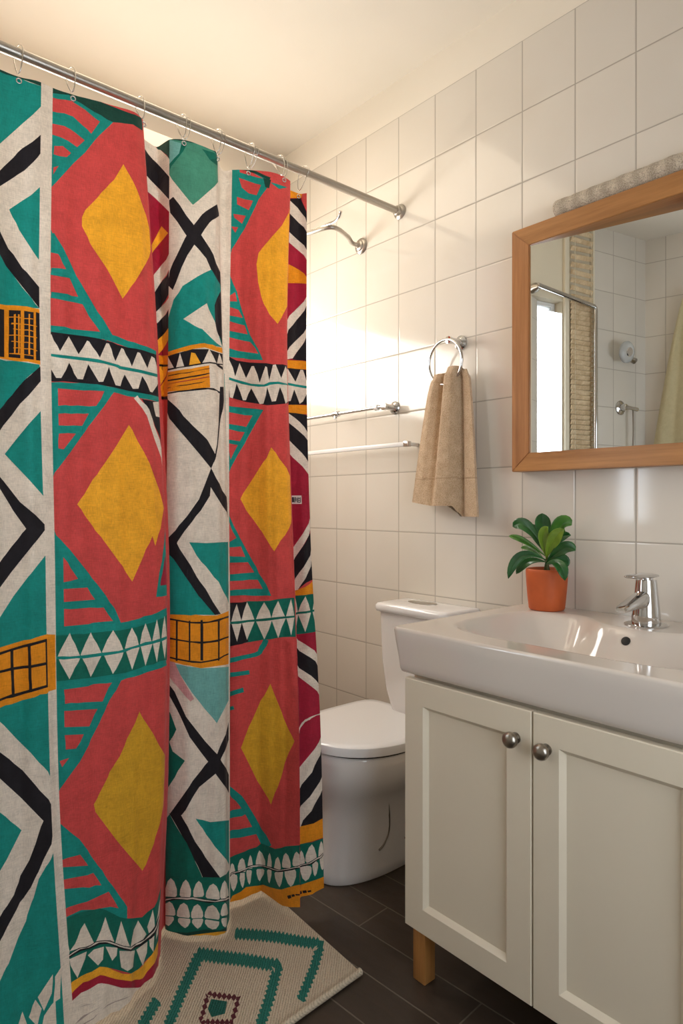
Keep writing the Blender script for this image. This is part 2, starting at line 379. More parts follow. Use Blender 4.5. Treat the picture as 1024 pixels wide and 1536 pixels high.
CURTAIN_S = [0.0, 0.0623, 0.1217, 0.1442, 0.2486, 0.3475, 0.3982, 0.5082, 0.5363, 0.5825, 0.656, 0.7343, 0.7784, 0.8531, 0.8649, 0.9426, 1.0216, 1.0738, 1.1205, 1.1565, 1.1872]
CURTAIN_Z = [0.025, 0.5, 1.05, 1.6, 2.158]
CURTAIN_XY = [[[-1.46,0.3237],[-1.515,0.3383],[-1.57,0.3506],[-1.625,0.3656],[-1.672,0.3762]],[[-1.455,0.3919],[-1.515,0.4001],[-1.575,0.4132],[-1.64,0.4246],[-1.675,0.4336]],[[-1.44,0.4683],[-1.5,0.4583],[-1.56,0.4651],[-1.62,0.4712],[-1.66,0.4858]],[[-1.435,0.4874],[-1.5,0.4779],[-1.56,0.4868],[-1.62,0.4949],[-1.665,0.5133]],[[-1.43,0.5693],[-1.49,0.5854],[-1.54,0.597],[-1.6,0.6039],[-1.645,0.6208]],[[-1.47,0.6566],[-1.49,0.6873],[-1.54,0.7104],[-1.59,0.7049],[-1.63,0.7011]],[[-1.5,0.7056],[-1.52,0.7388],[-1.56,0.7582],[-1.61,0.7518],[-1.645,0.7311]],[[-1.61,0.7647],[-1.63,0.7913],[-1.66,0.8058],[-1.7,0.7919],[-1.73,0.7708]],[[-1.64,0.7904],[-1.64,0.7967],[-1.66,0.8064],[-1.72,0.823],[-1.75,0.8192]],[[-1.62,0.7864],[-1.61,0.7827],[-1.61,0.7834],[-1.66,0.8117],[-1.69,0.8303]],[[-1.55,0.8327],[-1.55,0.8327],[-1.56,0.8381],[-1.61,0.861],[-1.66,0.8836]],[[-1.51,0.8945],[-1.54,0.9103],[-1.57,0.928],[-1.62,0.9384],[-1.66,0.9551]],[[-1.54,0.9308],[-1.57,0.9468],[-1.6,0.9628],[-1.645,0.9702],[-1.69,0.9812]],[[-1.61,0.972],[-1.64,0.9882],[-1.66,0.9982],[-1.7,1.0094],[-1.74,1.0354]],[[-1.61,0.9775],[-1.63,0.9852],[-1.66,1.0011],[-1.7,1.0252],[-1.72,1.0489]],[[-1.6,1.0741],[-1.6,1.058],[-1.62,1.0643],[-1.65,1.0793],[-1.68,1.0989]],[[-1.5,1.0805],[-1.53,1.1092],[-1.56,1.1072],[-1.61,1.1282],[-1.65,1.1636]],[[-1.455,1.1002],[-1.49,1.1243],[-1.57,1.1624],[-1.62,1.1819],[-1.66,1.2213]],[[-1.463,1.1097],[-1.5,1.1323],[-1.63,1.2059],[-1.68,1.2244],[-1.71,1.2555]],[[-1.45,1.1431],[-1.48,1.1571],[-1.6,1.2225],[-1.68,1.265],[-1.71,1.293]],[[-1.44,1.1759],[-1.46,1.1824],[-1.585,1.2469],[-1.66,1.2897],[-1.69,1.3103]]]
# printed shapes of the cloth, in half millimetres (along the cloth, height)
PRINT = [
('g','P0',[0,4316,159,4316,243,4316,243,4297,165,4308,104,4308,77,4304,49,4304,21,4300,0,4300]),
('t','P0',[21,4300,49,4304,77,4304,104,4308,162,4308,190,4300,217,4297,243,4297,243,4196,225,4168,204,4141,159,4095,115,4044,49,3959,8,3901,0,3877,0,4013,0,4157,0,4300]),
('k','P0',[243,4056,226,4033,204,4009,155,3971,133,3947,112,3916,70,3862,9,3773,0,3745,0,3676,8,3699,49,3757,107,3815,136,3842,167,3866,210,3912,230,3939,243,3963]),
('t','P0',[243,3800,199,3749,145,3710,93,3664,107,3633,124,3606,139,3575,190,3505,216,3474,242,3446,243,3594,243,3742]),
('k','P0',[0,3594,11,3575,49,3544,77,3501,90,3478,112,3454,156,3396,178,3377,200,3353,243,3315,243,3214,222,3237,200,3256,116,3349,98,3373,80,3392,49,3435,11,3466,0,3481]),
('t','P0',[0,3481,11,3466,49,3435,80,3392,98,3373,116,3349,156,3303,222,3233,243,3214,210,3210,178,3214,112,3214,80,3210,49,3202,18,3198,0,3198,0,3330]),
('o','P0',[0,3198,18,3202,112,3214,179,3214,213,3210,243,3210,243,3062,243,2946,179,2954,49,2954,18,2950,0,2950,0,3109]),
('k','P0',[0,3097,0,3128,0,3159]),
('k','P0',[0,3093,0,3124,0,3155]),
('k','P0',[0,3179,14,3179,70,3186,70,3027,70,2965,41,2961,0,2961,0,3117]),
('k','P0',[92,3190,147,3194,147,3163,145,3128,144,2969,90,2969,90,3031,92,3066]),
('k','P0',[164,3194,213,3190,213,3159,211,3124,210,2965,162,2969,162,3035,164,3066]),
('k','P0',[226,3194,243,3190,243,3062,243,2965,223,2965,223,3000,225,3031,226,3159]),
('o','P0',[113,3171,113,3016,113,2985,119,2985,121,3016,122,3175]),
('o','P0',[133,3175,133,3020,132,2988,139,2988,141,3020,141,3175]),
('o','P0',[185,3179,184,3054,182,3020,182,2988,190,2988,191,3117,191,3148,193,3179]),
('o','P0',[24,3151,24,3027,26,3000,24,2969,32,2969,32,3120,32,3151]),
('o','P0',[93,3155,132,3159,171,3155,210,3155,210,3159,171,3159,133,3163,93,3159]),
('o','P0',[101,3124,135,3128,167,3128,199,3124,231,3124,231,3128,199,3128,167,3132,103,3132]),
('o','P0',[110,3101,176,3101,210,3097,210,3101,178,3105,110,3105]),
('o','P0',[93,3070,127,3074,162,3074,196,3070,230,3070,231,3074,197,3074,162,3078,127,3078,93,3074]),
('o','P0',[101,3043,173,3043,208,3039,208,3043,173,3047,103,3047]),
('o','P0',[110,3012,139,3016,170,3012,200,3012,230,3008,230,3012,200,3016,170,3016,141,3020,110,3016]),
('o','P0',[93,2985,170,2985,207,2981,208,2985,132,2992,93,2988]),
('t','P0',[0,2946,18,2946,49,2950,78,2950,110,2954,144,2954,208,2946,240,2946,240,2934,214,2911,188,2891,162,2868,122,2822,103,2794,84,2771,66,2744,47,2721,32,2697,0,2651,0,2787]),
('k','P0',[243,2938,190,2891,162,2868,122,2822,103,2794,84,2771,66,2744,47,2721,32,2697,0,2651,0,2554,32,2600,64,2651,101,2701,139,2756,181,2798,243,2868]),
('t','P0',[240,2728,219,2705,179,2666,122,2596,70,2523,176,2406,242,2336,240,2363,240,2503,240,2643]),
('k','P0',[0,2480,11,2461,64,2402,133,2309,200,2251,243,2208,243,2181,207,2138,187,2119,96,2003,3,1878,0,1851,0,1971,3,1991,17,2006,61,2065,77,2084,92,2107,124,2146,141,2169,158,2189,103,2270,89,2298,47,2367,12,2406,0,2426]),
('t','P0',[243,2068,178,1995,162,1975,147,1952,101,1894,47,1812,31,1797,0,1758,0,1645,9,1661,47,1684,191,1707,216,1715,242,1719,242,1878,243,2014]),
('t','P0',[0,1412,3,1420,24,1428,46,1432,72,1440,98,1444,152,1459,225,1471,243,1471,243,1315,243,1160,243,1110,234,1133,217,1156,200,1176,168,1222,116,1284,63,1354,46,1374,0,1436]),
('k','P0',[0,1315,12,1296,46,1249,83,1211,103,1187,139,1149,185,1083,200,1059,233,1017,243,993,243,861,237,830,204,772,185,729,174,710,158,671,136,632,122,617,110,597,70,543,58,520,32,485,18,473,6,458,0,442,0,543,5,559,18,570,31,586,46,597,58,613,72,628,84,644,98,659,107,679,118,698,125,722,155,780,199,908,210,931,129,1040,28,1164,11,1183,0,1203]),
('t','P0',[0,1071,12,1051,46,1005,67,982,89,954,110,931,132,904,70,807,8,725,0,706,0,857,0,1001]),
('t','P0',[243,791,230,768,213,745,184,698,165,628,158,609,145,562,141,539,124,500,113,481,75,403,64,388,44,349,17,322,3,310,0,295,0,147,0,66,38,50,185,50,239,50,242,93,243,244,243,395,243,543,243,690]),
('w','P0',[214,306,168,232,184,170,208,232,213,279]),
('w','P0',[161,225,153,205,148,182,142,163,164,120,170,151,178,182]),
('w','P0',[124,190,107,143,139,128]),
('w','P0',[220,295,243,322,243,298,234,229,233,205,211,194,219,267]),
('w','P0',[184,151,205,186,217,201,216,89,196,100,176,108]),
('o','P0',[0,1676,145,1700,171,1704,196,1711,243,1719,243,1583,243,1467,237,1463,210,1463,187,1455,164,1451,139,1444,92,1436,69,1436,23,1428,0,1420,0,1560]),
('o','ST',[243,1723,248,1719,286,1711,286,1552,286,1471,246,1471,243,1463,243,1607]),
('k','P0',[0,1642,23,1649,145,1669,194,1680,243,1688,240,1700,191,1692,142,1680,20,1661,0,1653]),
('k','P0',[0,1568,47,1576,72,1576,96,1579,145,1579,242,1587,239,1599,144,1591,93,1591,69,1587,44,1587,0,1579]),
('k','P0',[0,1451,72,1463,98,1463,148,1471,173,1478,243,1490,243,1502,168,1490,144,1482,119,1478,93,1478,20,1467,0,1459]),
('k','P0',[236,1700,236,1544,236,1494,243,1490,243,1649,243,1700]),
('k','P0',[159,1676,161,1649,162,1537,164,1510,164,1482,176,1482,176,1510,174,1537,173,1622,171,1649,171,1676]),
('k','P0',[89,1669,90,1583,93,1525,93,1498,95,1467,106,1467,106,1494,104,1525,103,1579,101,1610,101,1669]),
('k','P0',[21,1661,21,1610,23,1587,24,1486,26,1463,37,1459,35,1486,34,1587,32,1610,32,1661]),
('t','P1',[288,4312,311,4316,362,4316,384,4308,407,4297,426,4281,502,4246,534,4238,566,4227,496,4141,474,4110,429,4033,381,3967,308,3846,288,3815,288,3971,288,4126,288,4281]),
('g','P1',[288,4316,432,4316,499,4316,618,4304,659,4300,713,4304,787,4316,793,4285,790,4250,688,4246,643,4238,602,4234,566,4227,531,4234,502,4246,471,4254,442,4266,413,4281,381,4293,355,4308,288,4289]),
('r','P1',[288,4266,311,4269,340,4277,365,4281,426,4254,471,4223,496,4211,455,4137,435,4157,413,4172,375,4203,336,4207,311,4200,288,4196]),
('r','P1',[288,4134,336,4141,362,4134,387,4122,426,4095,394,4052,355,4071,324,4079,288,4079]),
('r','P1',[298,4025,333,4037,368,4013,349,3986,320,3982,295,3982]),
('r','P1',[295,3916,317,3932,295,3881]),
('t','P1',[288,3606,288,3493,314,3493,340,3489,330,3520,317,3551,301,3578]),
('t','P1',[288,3578,292,3551,304,3528,314,3501,327,3478,336,3450,349,3427,400,3311,413,3280,432,3249,451,3210,518,3093,554,3124,509,3202,483,3237,416,3369,397,3404,365,3474,352,3497,340,3524,301,3594]),
('t','P1',[288,3384,375,3384,381,3423,320,3423,292,3419]),
('t','P1',[288,3272,317,3272,333,3268,397,3268,423,3264,445,3264,451,3299,378,3299,359,3303,292,3303]),
('t','P1',[288,3109,311,3105,435,3105,467,3101,522,3101,586,3089,672,3066,707,3062,796,3062,796,3093,761,3097,720,3097,685,3101,653,3109,624,3113,570,3128,499,3136,378,3136,346,3140,288,3140]),
('y','P1',[621,4021,570,3928,547,3901,528,3873,506,3846,487,3815,432,3738,419,3699,419,3656,432,3629,445,3606,455,3578,467,3555,528,3466,544,3439,560,3408,608,3326,627,3357,646,3392,669,3423,742,3536,774,3582,796,3621,796,3738,780,3769,768,3800,749,3823,717,3870,704,3897,688,3924,672,3947,653,3971,637,3994]),
('k','P1',[288,3109,445,3109,550,3093,576,3085,633,3078,662,3078,694,3074,796,3074,796,2942,796,2849,707,2849,576,2864,522,2872,493,2872,467,2876,333,2876,304,2872,288,2872,288,3020]),
('w','P1',[288,3097,292,3097,301,3070,314,3047,324,3020,362,3097,378,3070,403,3016,423,3051,442,3089,451,3085,464,3058,477,3035,490,3008,522,3085,534,3085,544,3058,550,3027,560,3000,595,3074,605,3070,614,3043,627,3016,637,2985,669,3062,681,3058,713,2985,729,3020,752,3058,774,3051,796,3012,796,2965,720,2965,602,2981,573,2981,522,2988,493,2988,445,2996,308,2996,288,3000]),
('w','P1',[288,3000,308,2996,445,2996,493,2988,522,2988,573,2981,602,2981,720,2965,796,2965,796,2922,742,2868,723,2868,704,2907,685,2942,665,2876,637,2872,605,2942,592,2911,582,2880,557,2880,538,2938,531,2969,518,2930,502,2891,483,2888,445,2973,419,2895,397,2895,384,2919,375,2946,362,2969,346,2930,327,2891,308,2891,288,2930]),
('t','P1',[288,2992,320,2988,442,2988,509,2981,557,2973,573,2969,579,2965,598,2965,678,2957,796,2957,796,2973,681,2973,602,2981,586,2981,579,2985,480,3000,445,3004,288,3004]),
('t','P1',[288,2845,320,2845,362,2849,474,2849,506,2845,538,2845,573,2841,614,2833,720,2825,796,2825,796,2853,729,2853,621,2860,477,2876,403,2876,362,2872,320,2872,288,2868]),
('t','P1',[288,2853,426,2853,528,2853,557,2856,538,2829,506,2775,487,2748,455,2693,439,2670,423,2643,407,2620,359,2542,327,2495,311,2468,295,2445,288,2426,288,2565,288,2709]),
('r','P1',[314,2841,423,2841,451,2845,506,2845,490,2806,471,2771,445,2767,394,2767,365,2763,340,2763,314,2759]),
('r','P1',[314,2721,340,2724,365,2724,391,2728,416,2728,442,2732,410,2670,378,2670,346,2666,314,2666]),
('r','P1',[314,2627,349,2631,384,2631,330,2554,311,2558,311,2593]),
('k','P1',[678,2825,723,2822,787,2825,796,2822,796,2686,796,2604,784,2635,768,2662,749,2690,736,2721,720,2748,707,2775,691,2798]),
('w','P1',[742,2818,796,2829,796,2748,758,2748,749,2783]),
('w','P1',[796,2674,796,2635,796,2674]),
('w','P1',[640,2825,678,2779,697,2740,742,2620,784,2538,796,2495,796,2589,777,2631,742,2697,733,2724,710,2775,697,2794,681,2810,669,2825,659,2841]),
('t','P1',[288,2181,295,2158,314,2134,330,2111,346,2092,426,1975,439,1952,455,1929,490,1871,506,1839,525,1808,550,1731,471,1731,445,1727,419,1727,394,1723,368,1723,343,1719,317,1719,288,1715,288,1851,288,1987,288,2123]),
('r','P1',[320,2057,336,2034,349,2006,378,1956,349,1948,320,1944]),
('r','P1',[320,1913,416,1913,432,1882,448,1855,320,1855]),
('r','P1',[320,1824,349,1820,426,1820,455,1816,480,1816,499,1781,518,1750,442,1750,419,1746,320,1746]),
('y','P1',[614,2690,547,2577,496,2492,480,2468,467,2441,451,2418,410,2344,394,2321,381,2298,397,2274,410,2247,442,2200,455,2173,471,2150,502,2100,544,2026,560,2003,573,1975,602,1925,653,2041,665,2076,681,2107,694,2142,707,2092,733,2150,749,2177,758,2212,787,2278,761,2344,749,2379,697,2503,675,2561,649,2612,637,2639,627,2666]),
('t','P1',[774,2111,755,2045,749,2014,729,1960,704,1843,742,1839,796,1836,796,1991,796,2146,796,2177]),
('c','P1',[784,2041,768,2014,749,1952,739,1925,733,1894,796,1890,796,1952,790,1983]),
('d','P1',[288,1711,375,1711,397,1707,493,1707,522,1704,544,1704,659,1719,713,1742,745,1750,796,1754,796,1607,796,1517,742,1521,707,1521,649,1513,621,1506,544,1494,397,1494,298,1494,288,1490,288,1630]),
('t','P1',[288,1707,375,1707,397,1704,547,1704,589,1704,618,1707,665,1715,723,1731,761,1735,796,1742,784,1777,739,1773,707,1766,681,1758,653,1754,630,1746,582,1739,451,1739,346,1739,311,1742,288,1739]),
('w','P1',[343,1715,352,1688,365,1661,384,1603,375,1579,362,1556,352,1533,340,1510,304,1587,295,1614,304,1638,330,1692]),
('w','P1',[429,1707,439,1680,451,1657,471,1603,439,1529,426,1506,407,1560,394,1587,384,1614,403,1661]),
('w','P1',[518,1707,541,1657,560,1603,550,1576,528,1529,515,1506,506,1533,493,1560,483,1587,471,1614,493,1665]),
('w','P1',[598,1707,618,1661,630,1607,598,1510,566,1618,579,1665]),
('w','P1',[659,1719,672,1673,685,1618,659,1517,633,1626,643,1676]),
('w','P1',[707,1735,720,1684,729,1626,717,1579,707,1529,694,1583,685,1634,694,1684]),
('w','P1',[758,1742,771,1688,790,1626,771,1579,758,1533,745,1587,736,1638,745,1692]),
('t','P1',[288,1603,317,1599,371,1599,397,1595,509,1595,538,1599,570,1599,598,1607,662,1614,697,1622,796,1622,796,1634,733,1638,659,1630,627,1622,538,1610,397,1610,343,1610,317,1614,288,1614]),
('t','P1',[288,1478,340,1478,368,1475,477,1475,502,1471,544,1471,576,1475,605,1475,633,1478,665,1486,736,1494,793,1490,768,1525,720,1529,688,1521,656,1517,627,1510,570,1502,423,1502,394,1506,288,1506]),
('t','P1',[288,1506,311,1506,365,1498,391,1498,413,1494,439,1494,550,1478,538,1455,528,1432,502,1389,490,1366,480,1343,467,1319,458,1296,423,1230,413,1207,375,1145,343,1102,295,1044,288,1032,288,1187,288,1346,288,1478]),
('r','P1',[317,1467,413,1467,435,1471,461,1471,487,1467,512,1467,496,1444,471,1389,394,1401,371,1401,346,1405,320,1405,320,1436]),
('r','P1',[317,1374,346,1370,371,1370,451,1358,439,1335,429,1312,416,1288,317,1304]),
('r','P1',[317,1269,391,1261,378,1230,362,1203,320,1207,320,1238]),
('r','P1',[295,1160,333,1168,304,1133]),
('t','P1',[288,896,336,842,362,815,394,760,407,733,439,679,458,652,471,624,487,597,506,570,538,516,557,489,576,458,576,407,538,430,439,481,410,493,311,493,288,489,288,640,288,791]),
('r','P1',[288,745,311,749,362,749,391,698,288,714]),
('r','P1',[288,663,308,663,336,659,387,659,416,656,435,624,451,593,423,601,394,605,365,613,288,624]),
('r','P1',[288,543,301,547,352,547,378,551,487,551,509,512,528,473,496,485,439,500,413,504,355,520,301,512,288,508]),
('m','P1',[633,1308,611,1261,573,1195,563,1172,550,1152,538,1129,525,1110,512,1086,499,1067,490,1044,464,1005,451,982,442,962,429,943,435,908,506,791,522,764,589,671,640,605,662,574,678,597,704,652,717,675,723,702,742,749,749,776,768,822,771,850,771,943,774,970,774,1063,745,1102,726,1133,694,1195,646,1281]),
('d','P1',[288,493,292,504,355,512,442,500,471,481,534,434,570,411,669,364,701,372,736,376,752,392,793,423,796,450,796,298,796,186,793,166,758,166,713,151,688,147,662,139,602,163,563,190,496,229,432,260,288,240,288,376]),
('w','P1',[292,368,320,392,336,415,349,442,365,465,375,438,410,361,378,364,349,364,320,368]),
('w','P1',[413,364,442,407,467,454,487,395,509,337,477,345,445,357]),
('w','P1',[512,329,541,415,566,349,576,318,592,283,550,306]),
('w','P1',[595,279,605,310,618,337,649,357,701,271,681,260,659,252]),
('w','P1',[704,302,723,345,729,368,739,326,745,283,717,263]),
('w','P1',[755,298,768,322,777,349,796,368,796,302]),
('w','P1',[288,337,368,349,359,318,346,291,320,252,304,283,292,310]),
('w','P1',[371,333,403,345,455,337,448,287,423,271]),
('w','P1',[464,333,522,310,518,279,499,260]),
('w','P1',[531,295,633,236,624,209,618,178,579,186,541,221,534,260]),
('w','P1',[643,232,710,232,710,182,697,159,688,135,665,182]),
('w','P1',[717,252,742,275,745,236,745,166,723,205]),
('w','P1',[758,275,793,283,787,213,761,209,761,240]),
('w','P1',[288,395,292,368,288,353]),
('k','P1',[288,341,314,349,343,353,435,353,487,333,560,283,598,260,637,244,672,236,729,236,780,252,796,271,796,306,749,283,729,271,707,263,681,260,656,260,627,267,595,279,563,298,493,345,461,361,435,368,410,372,387,372,365,368,336,368,308,364,288,357]),
('w','P1',[288,349,311,357,340,361,435,361,461,353,522,318,560,291,598,267,633,256,665,248,720,248,768,267,796,275,796,306,784,287,736,263,713,256,691,252,630,260,598,275,563,295,525,322,461,357,435,364,413,368,391,368,368,364,340,364,308,361,288,353]),
('y','P1',[288,236,292,244,340,252,362,260,387,263,432,263,451,256,471,244,502,221,550,190,586,170,618,155,630,147,659,139,678,139,704,143,729,155,755,170,796,174,796,116,787,104,761,104,726,97,717,93,701,81,688,81,669,89,640,104,605,128,515,182,496,190,451,221,432,229,368,229,346,225,301,209,288,198]),
('c','P1',[288,198,301,209,346,225,368,229,432,229,451,221,496,190,515,182,605,128,640,104,669,89,688,81,701,81,717,93,726,97,761,104,787,104,796,116,796,54,780,50,678,50,659,58,621,85,544,135,474,174,455,186,439,194,419,198,375,198,355,190,333,186,288,170]),
('w','P1',[288,170,333,186,355,190,375,198,419,198,439,194,544,135,621,85,659,58,678,50,780,50,796,54,796,62,793,50,649,50,499,50,343,50,288,50]),
('x','P1',[352,132,435,124,394,132,352,135,317,132]),
('x','P1',[362,97,439,104,400,104,362,100,324,89,288,73]),
('x','P1',[343,58,384,73,426,85,467,89,509,89,554,81,602,69,554,85,509,93,467,93,381,77,340,62,298,50]),
('g','P2',[1165,4316,1165,4200,1148,4231,1114,4281,1071,4316]),
('w','P2',[1016,4316,1065,4316,1108,4289,1138,4242,1165,4203,1165,4099,1113,4180,1079,4223,1053,4234,1039,4246,1016,4254]),
('k','P2',[1016,4266,1053,4234,1079,4223,1112,4184,1165,4103,1165,3971,1105,4060,1062,4091,1043,4103,1025,4106,1016,4122]),
('w','P2',[1016,4134,1026,4114,1105,4060,1165,3974,1165,3905,1107,3982,1064,4013,1044,4021,1022,4025,1016,4048]),
('c','P2',[1016,4048,1022,4025,1044,4021,1064,4013,1107,3982,1165,3905,1165,3765,1165,3664,1143,3644,1107,3637,1057,3613,1035,3571,1016,3528,1016,3672,1016,3807,1016,3947]),
('y','P2',[1109,3854,1157,3788,1122,3773,1066,3757,1040,3710,1016,3660,1016,3703,1038,3753,1053,3796,1077,3835]),
('w','P2',[1016,3528,1035,3571,1057,3613,1108,3637,1144,3644,1165,3668,1165,3582,1148,3559,1112,3547,1058,3524,1016,3443]),
('k','P2',[1016,3443,1058,3524,1112,3544,1149,3551,1165,3575,1165,3443,1140,3419,1082,3408,1035,3361,1016,3330]),
('w','P2',[1016,3330,1035,3361,1072,3404,1139,3408,1165,3423,1165,3361,1143,3342,1078,3338,1036,3299,1016,3276]),
('k','P2',[1016,3276,1072,3338,1143,3338,1165,3357,1165,3256,1141,3241,1066,3237,1035,3202,1016,3175]),
('y','P2',[1016,3175,1035,3202,1065,3237,1139,3241,1165,3256,1165,3190,1149,3167,1094,3159,1043,3128,1016,3117]),
('c','P2',[1037,3124,1065,3159,1142,3171,1165,3190,1165,3105,1117,3120]),
('o','P2',[1016,3117,1037,3120,1115,3120,1165,3105,1165,3054,1116,3070,1033,3070,1016,3066]),
('k','P2',[1016,3066,1033,3070,1116,3070,1165,3054,1165,3043,1114,3058,1033,3058,1016,3054]),
('y','P2',[1016,3054,1033,3058,1114,3058,1165,3043,1147,2996,1054,2973,1016,2926]),
('c','P2',[1016,2926,1054,2973,1147,2996,1165,3043,1165,3000,1160,2965,1104,2946,1045,2911]),
('o','P2',[1016,2934,1031,2934,1061,2973,1150,2988,1165,3020,1165,2880,1107,2891,1016,2888]),
('k','P2',[1016,2888,1107,2891,1165,2880,1165,2860,1104,2876,1016,2872]),
('s','P3',[1165,4316,1199,4316,1236,4312,1271,4312,1310,4316,1448,4316,1500,4316,1557,4308,1557,4172,1461,4103,1421,4064,1352,3986,1315,3951,1288,3974,1264,3998,1190,4083,1165,4114,1165,4254]),
('h','P3',[1165,4316,1209,4300,1254,4293,1222,4211,1192,4188,1165,4165]),
('d','P3',[1246,4297,1278,4293,1256,4250,1182,4161,1165,4134,1165,4176,1199,4203,1231,4234]),
('d','P3',[1377,4297,1458,4304,1515,4316,1557,4269,1426,4254,1402,4277]),
('g','P3',[1165,4316,1239,4308,1273,4308,1337,4316,1443,4316,1471,4308,1515,4316,1374,4316,1241,4316]),
('k','P3',[1165,3951,1175,3897,1222,3842,1256,3792,1288,3753,1323,3726,1352,3707,1397,3664,1451,3586,1488,3544,1557,3512,1557,3578,1545,3629,1480,3660,1451,3703,1426,3734,1315,3842,1273,3885,1236,3936,1197,3986,1165,3971]),
('k','P3',[1500,4013,1456,3986,1426,3963,1399,3939,1374,3912,1308,3819,1268,3757,1217,3648,1175,3571,1165,3532,1165,3489,1199,3462,1217,3505,1246,3586,1281,3660,1303,3695,1355,3769,1389,3831,1424,3881,1443,3901,1473,3920,1557,3967,1557,3982]),
('t','P3',[1436,3613,1485,3575,1537,3551,1557,3516,1495,3458,1456,3412,1461,3311,1478,3280,1500,3249,1542,3225,1557,3194,1456,3179,1404,3179,1355,3167,1303,3159,1268,3148,1239,3136,1204,3128,1165,3124,1165,3276,1165,3315,1182,3346,1195,3377,1204,3408,1229,3443,1251,3481,1347,3551,1389,3582]),
('w','P3',[1397,3408,1360,3377,1256,3299,1288,3283,1328,3268,1367,3256,1431,3217,1473,3202,1557,3194,1495,3256,1478,3291,1453,3322,1414,3377]),
('k','P3',[1557,3528,1488,3462,1456,3412,1461,3311,1476,3280,1500,3252,1530,3225,1557,3198,1557,3346,1557,3493]),
('k','P3',[1165,3101,1207,3105,1239,3113,1303,3136,1402,3151,1495,3151,1557,3155,1557,3089,1468,3078,1411,3074,1337,3051,1266,3035,1204,3027,1165,3027]),
('w','P3',[1217,3031,1236,3109,1261,3039]),
('w','P3',[1362,3062,1411,3155,1436,3120,1466,3085,1409,3074]),
('w','P3',[1471,3085,1503,3148,1557,3097]),
('w','P3',[1165,3097,1207,3031,1165,3031]),
('y','P3',[1286,3043,1298,3117,1328,3117,1360,3062]),
('o','P3',[1165,3101,1209,3105,1244,3117,1273,3124,1305,3136,1379,3155,1503,3155,1557,3159,1557,3183,1535,3186,1468,3179,1434,3183,1404,3179,1379,3179,1357,3175,1333,3167,1301,3159,1204,3128,1165,3124]),
('k','P3',[1165,3020,1231,3027,1291,3039,1414,3074,1451,3078,1483,3070,1557,3062,1557,3066,1547,3078,1456,3085,1414,3082,1360,3066,1231,3031,1165,3027]),
('o','P3',[1165,3012,1204,3012,1236,3016,1264,3023,1296,3027,1409,3062,1409,3020,1411,2981,1411,2938,1374,2930,1337,2919,1298,2915,1266,2907,1236,2903,1165,2903]),
('k','P3',[1165,2988,1271,3000,1301,3008,1335,3020,1411,3043,1411,3047,1301,3012,1268,3004,1165,2992]),
('k','P3',[1165,2961,1209,2961,1241,2965,1301,2981,1335,2988,1384,3004,1411,3016,1409,3020,1333,2996,1239,2973,1207,2969,1165,2969]),
('c','P3',[1165,2946,1207,2946,1241,2950,1335,2973,1409,2996,1409,3000,1333,2977,1239,2954]),
('k','P3',[1165,2922,1271,2934,1360,2957,1384,2969,1360,2961,1268,2938,1239,2934,1207,2926,1165,2926]),
('k','P3',[1165,2891,1231,2895,1283,2903,1397,2926,1458,2926,1483,2919,1535,2919,1554,2930,1493,2930,1434,2938,1397,2934,1347,2926,1283,2911,1229,2903,1165,2899]),
('k','P3',[1165,2872,1172,2860,1207,2829,1234,2798,1256,2767,1281,2740,1305,2717,1362,2670,1384,2647,1402,2620,1434,2561,1404,2492,1345,2569,1273,2643,1185,2756,1165,2790]),
('k','P3',[1500,2957,1557,2965,1557,2884,1525,2837,1500,2790,1488,2756,1448,2616,1429,2546,1419,2523,1431,2589,1441,2624,1466,2740,1488,2872,1493,2915]),
('k','P3',[1404,2495,1429,2441,1453,2410,1483,2375,1549,2340,1557,2301,1557,2220,1540,2255,1480,2290,1399,2391,1394,2344,1350,2266,1325,2235,1298,2208,1261,2158,1227,2103,1224,2092,1165,2049,1165,2111,1217,2162,1234,2189,1254,2212,1271,2235,1291,2266,1342,2325,1367,2402]),
('t','P3',[1281,2100,1377,2092,1468,2092,1557,2088,1557,1952,1557,1816,1557,1746,1522,1781,1478,1820,1453,1851,1434,1882,1411,1909,1392,1940,1372,1968,1350,1995,1328,2030,1303,2065]),
('k','P3',[1165,2084,1180,2068,1224,2096,1239,2065,1288,1979,1330,1917,1350,1882,1370,1851,1407,1777,1451,1707,1416,1707,1330,1828,1288,1882,1271,1909,1256,1937,1195,2026,1165,2053]),
('t','P3',[1165,2065,1187,2037,1209,2014,1241,1964,1271,1909,1288,1882,1350,1801,1416,1707,1320,1719,1234,1719,1204,1715,1165,1715,1165,1874,1165,1999]),
('o','P3',[1165,1719,1202,1723,1261,1723,1288,1719,1325,1719,1360,1711,1424,1704,1471,1707,1557,1707,1557,1556,1557,1416,1493,1428,1411,1436,1350,1436,1315,1447,1283,1459,1256,1463,1231,1471,1202,1475,1165,1478,1165,1614]),
('k','P3',[1165,1692,1217,1692,1301,1676,1350,1669,1392,1669,1478,1676,1557,1669,1557,1680,1476,1684,1389,1676,1301,1684,1217,1700,1165,1704]),
('k','P3',[1165,1591,1217,1591,1301,1576,1350,1564,1431,1564,1478,1568,1557,1560,1557,1568,1476,1576,1429,1576,1392,1572,1350,1576,1301,1583,1219,1599,1165,1603]),
('k','P3',[1165,1494,1217,1490,1259,1482,1301,1471,1350,1463,1392,1463,1431,1467,1480,1475,1557,1467,1557,1475,1476,1482,1392,1471,1350,1471,1219,1498,1165,1502]),
('k','P3',[1222,1692,1222,1552,1222,1482,1231,1482,1231,1622,1231,1692]),
('k','P3',[1278,1692,1278,1556,1278,1486,1286,1486,1286,1622,1286,1692]),
('k','P3',[1347,1688,1347,1548,1347,1478,1360,1475,1360,1614,1360,1649,1357,1688]),
('k','P3',[1429,1676,1429,1607,1431,1568,1431,1463,1441,1463,1441,1603,1441,1673]),
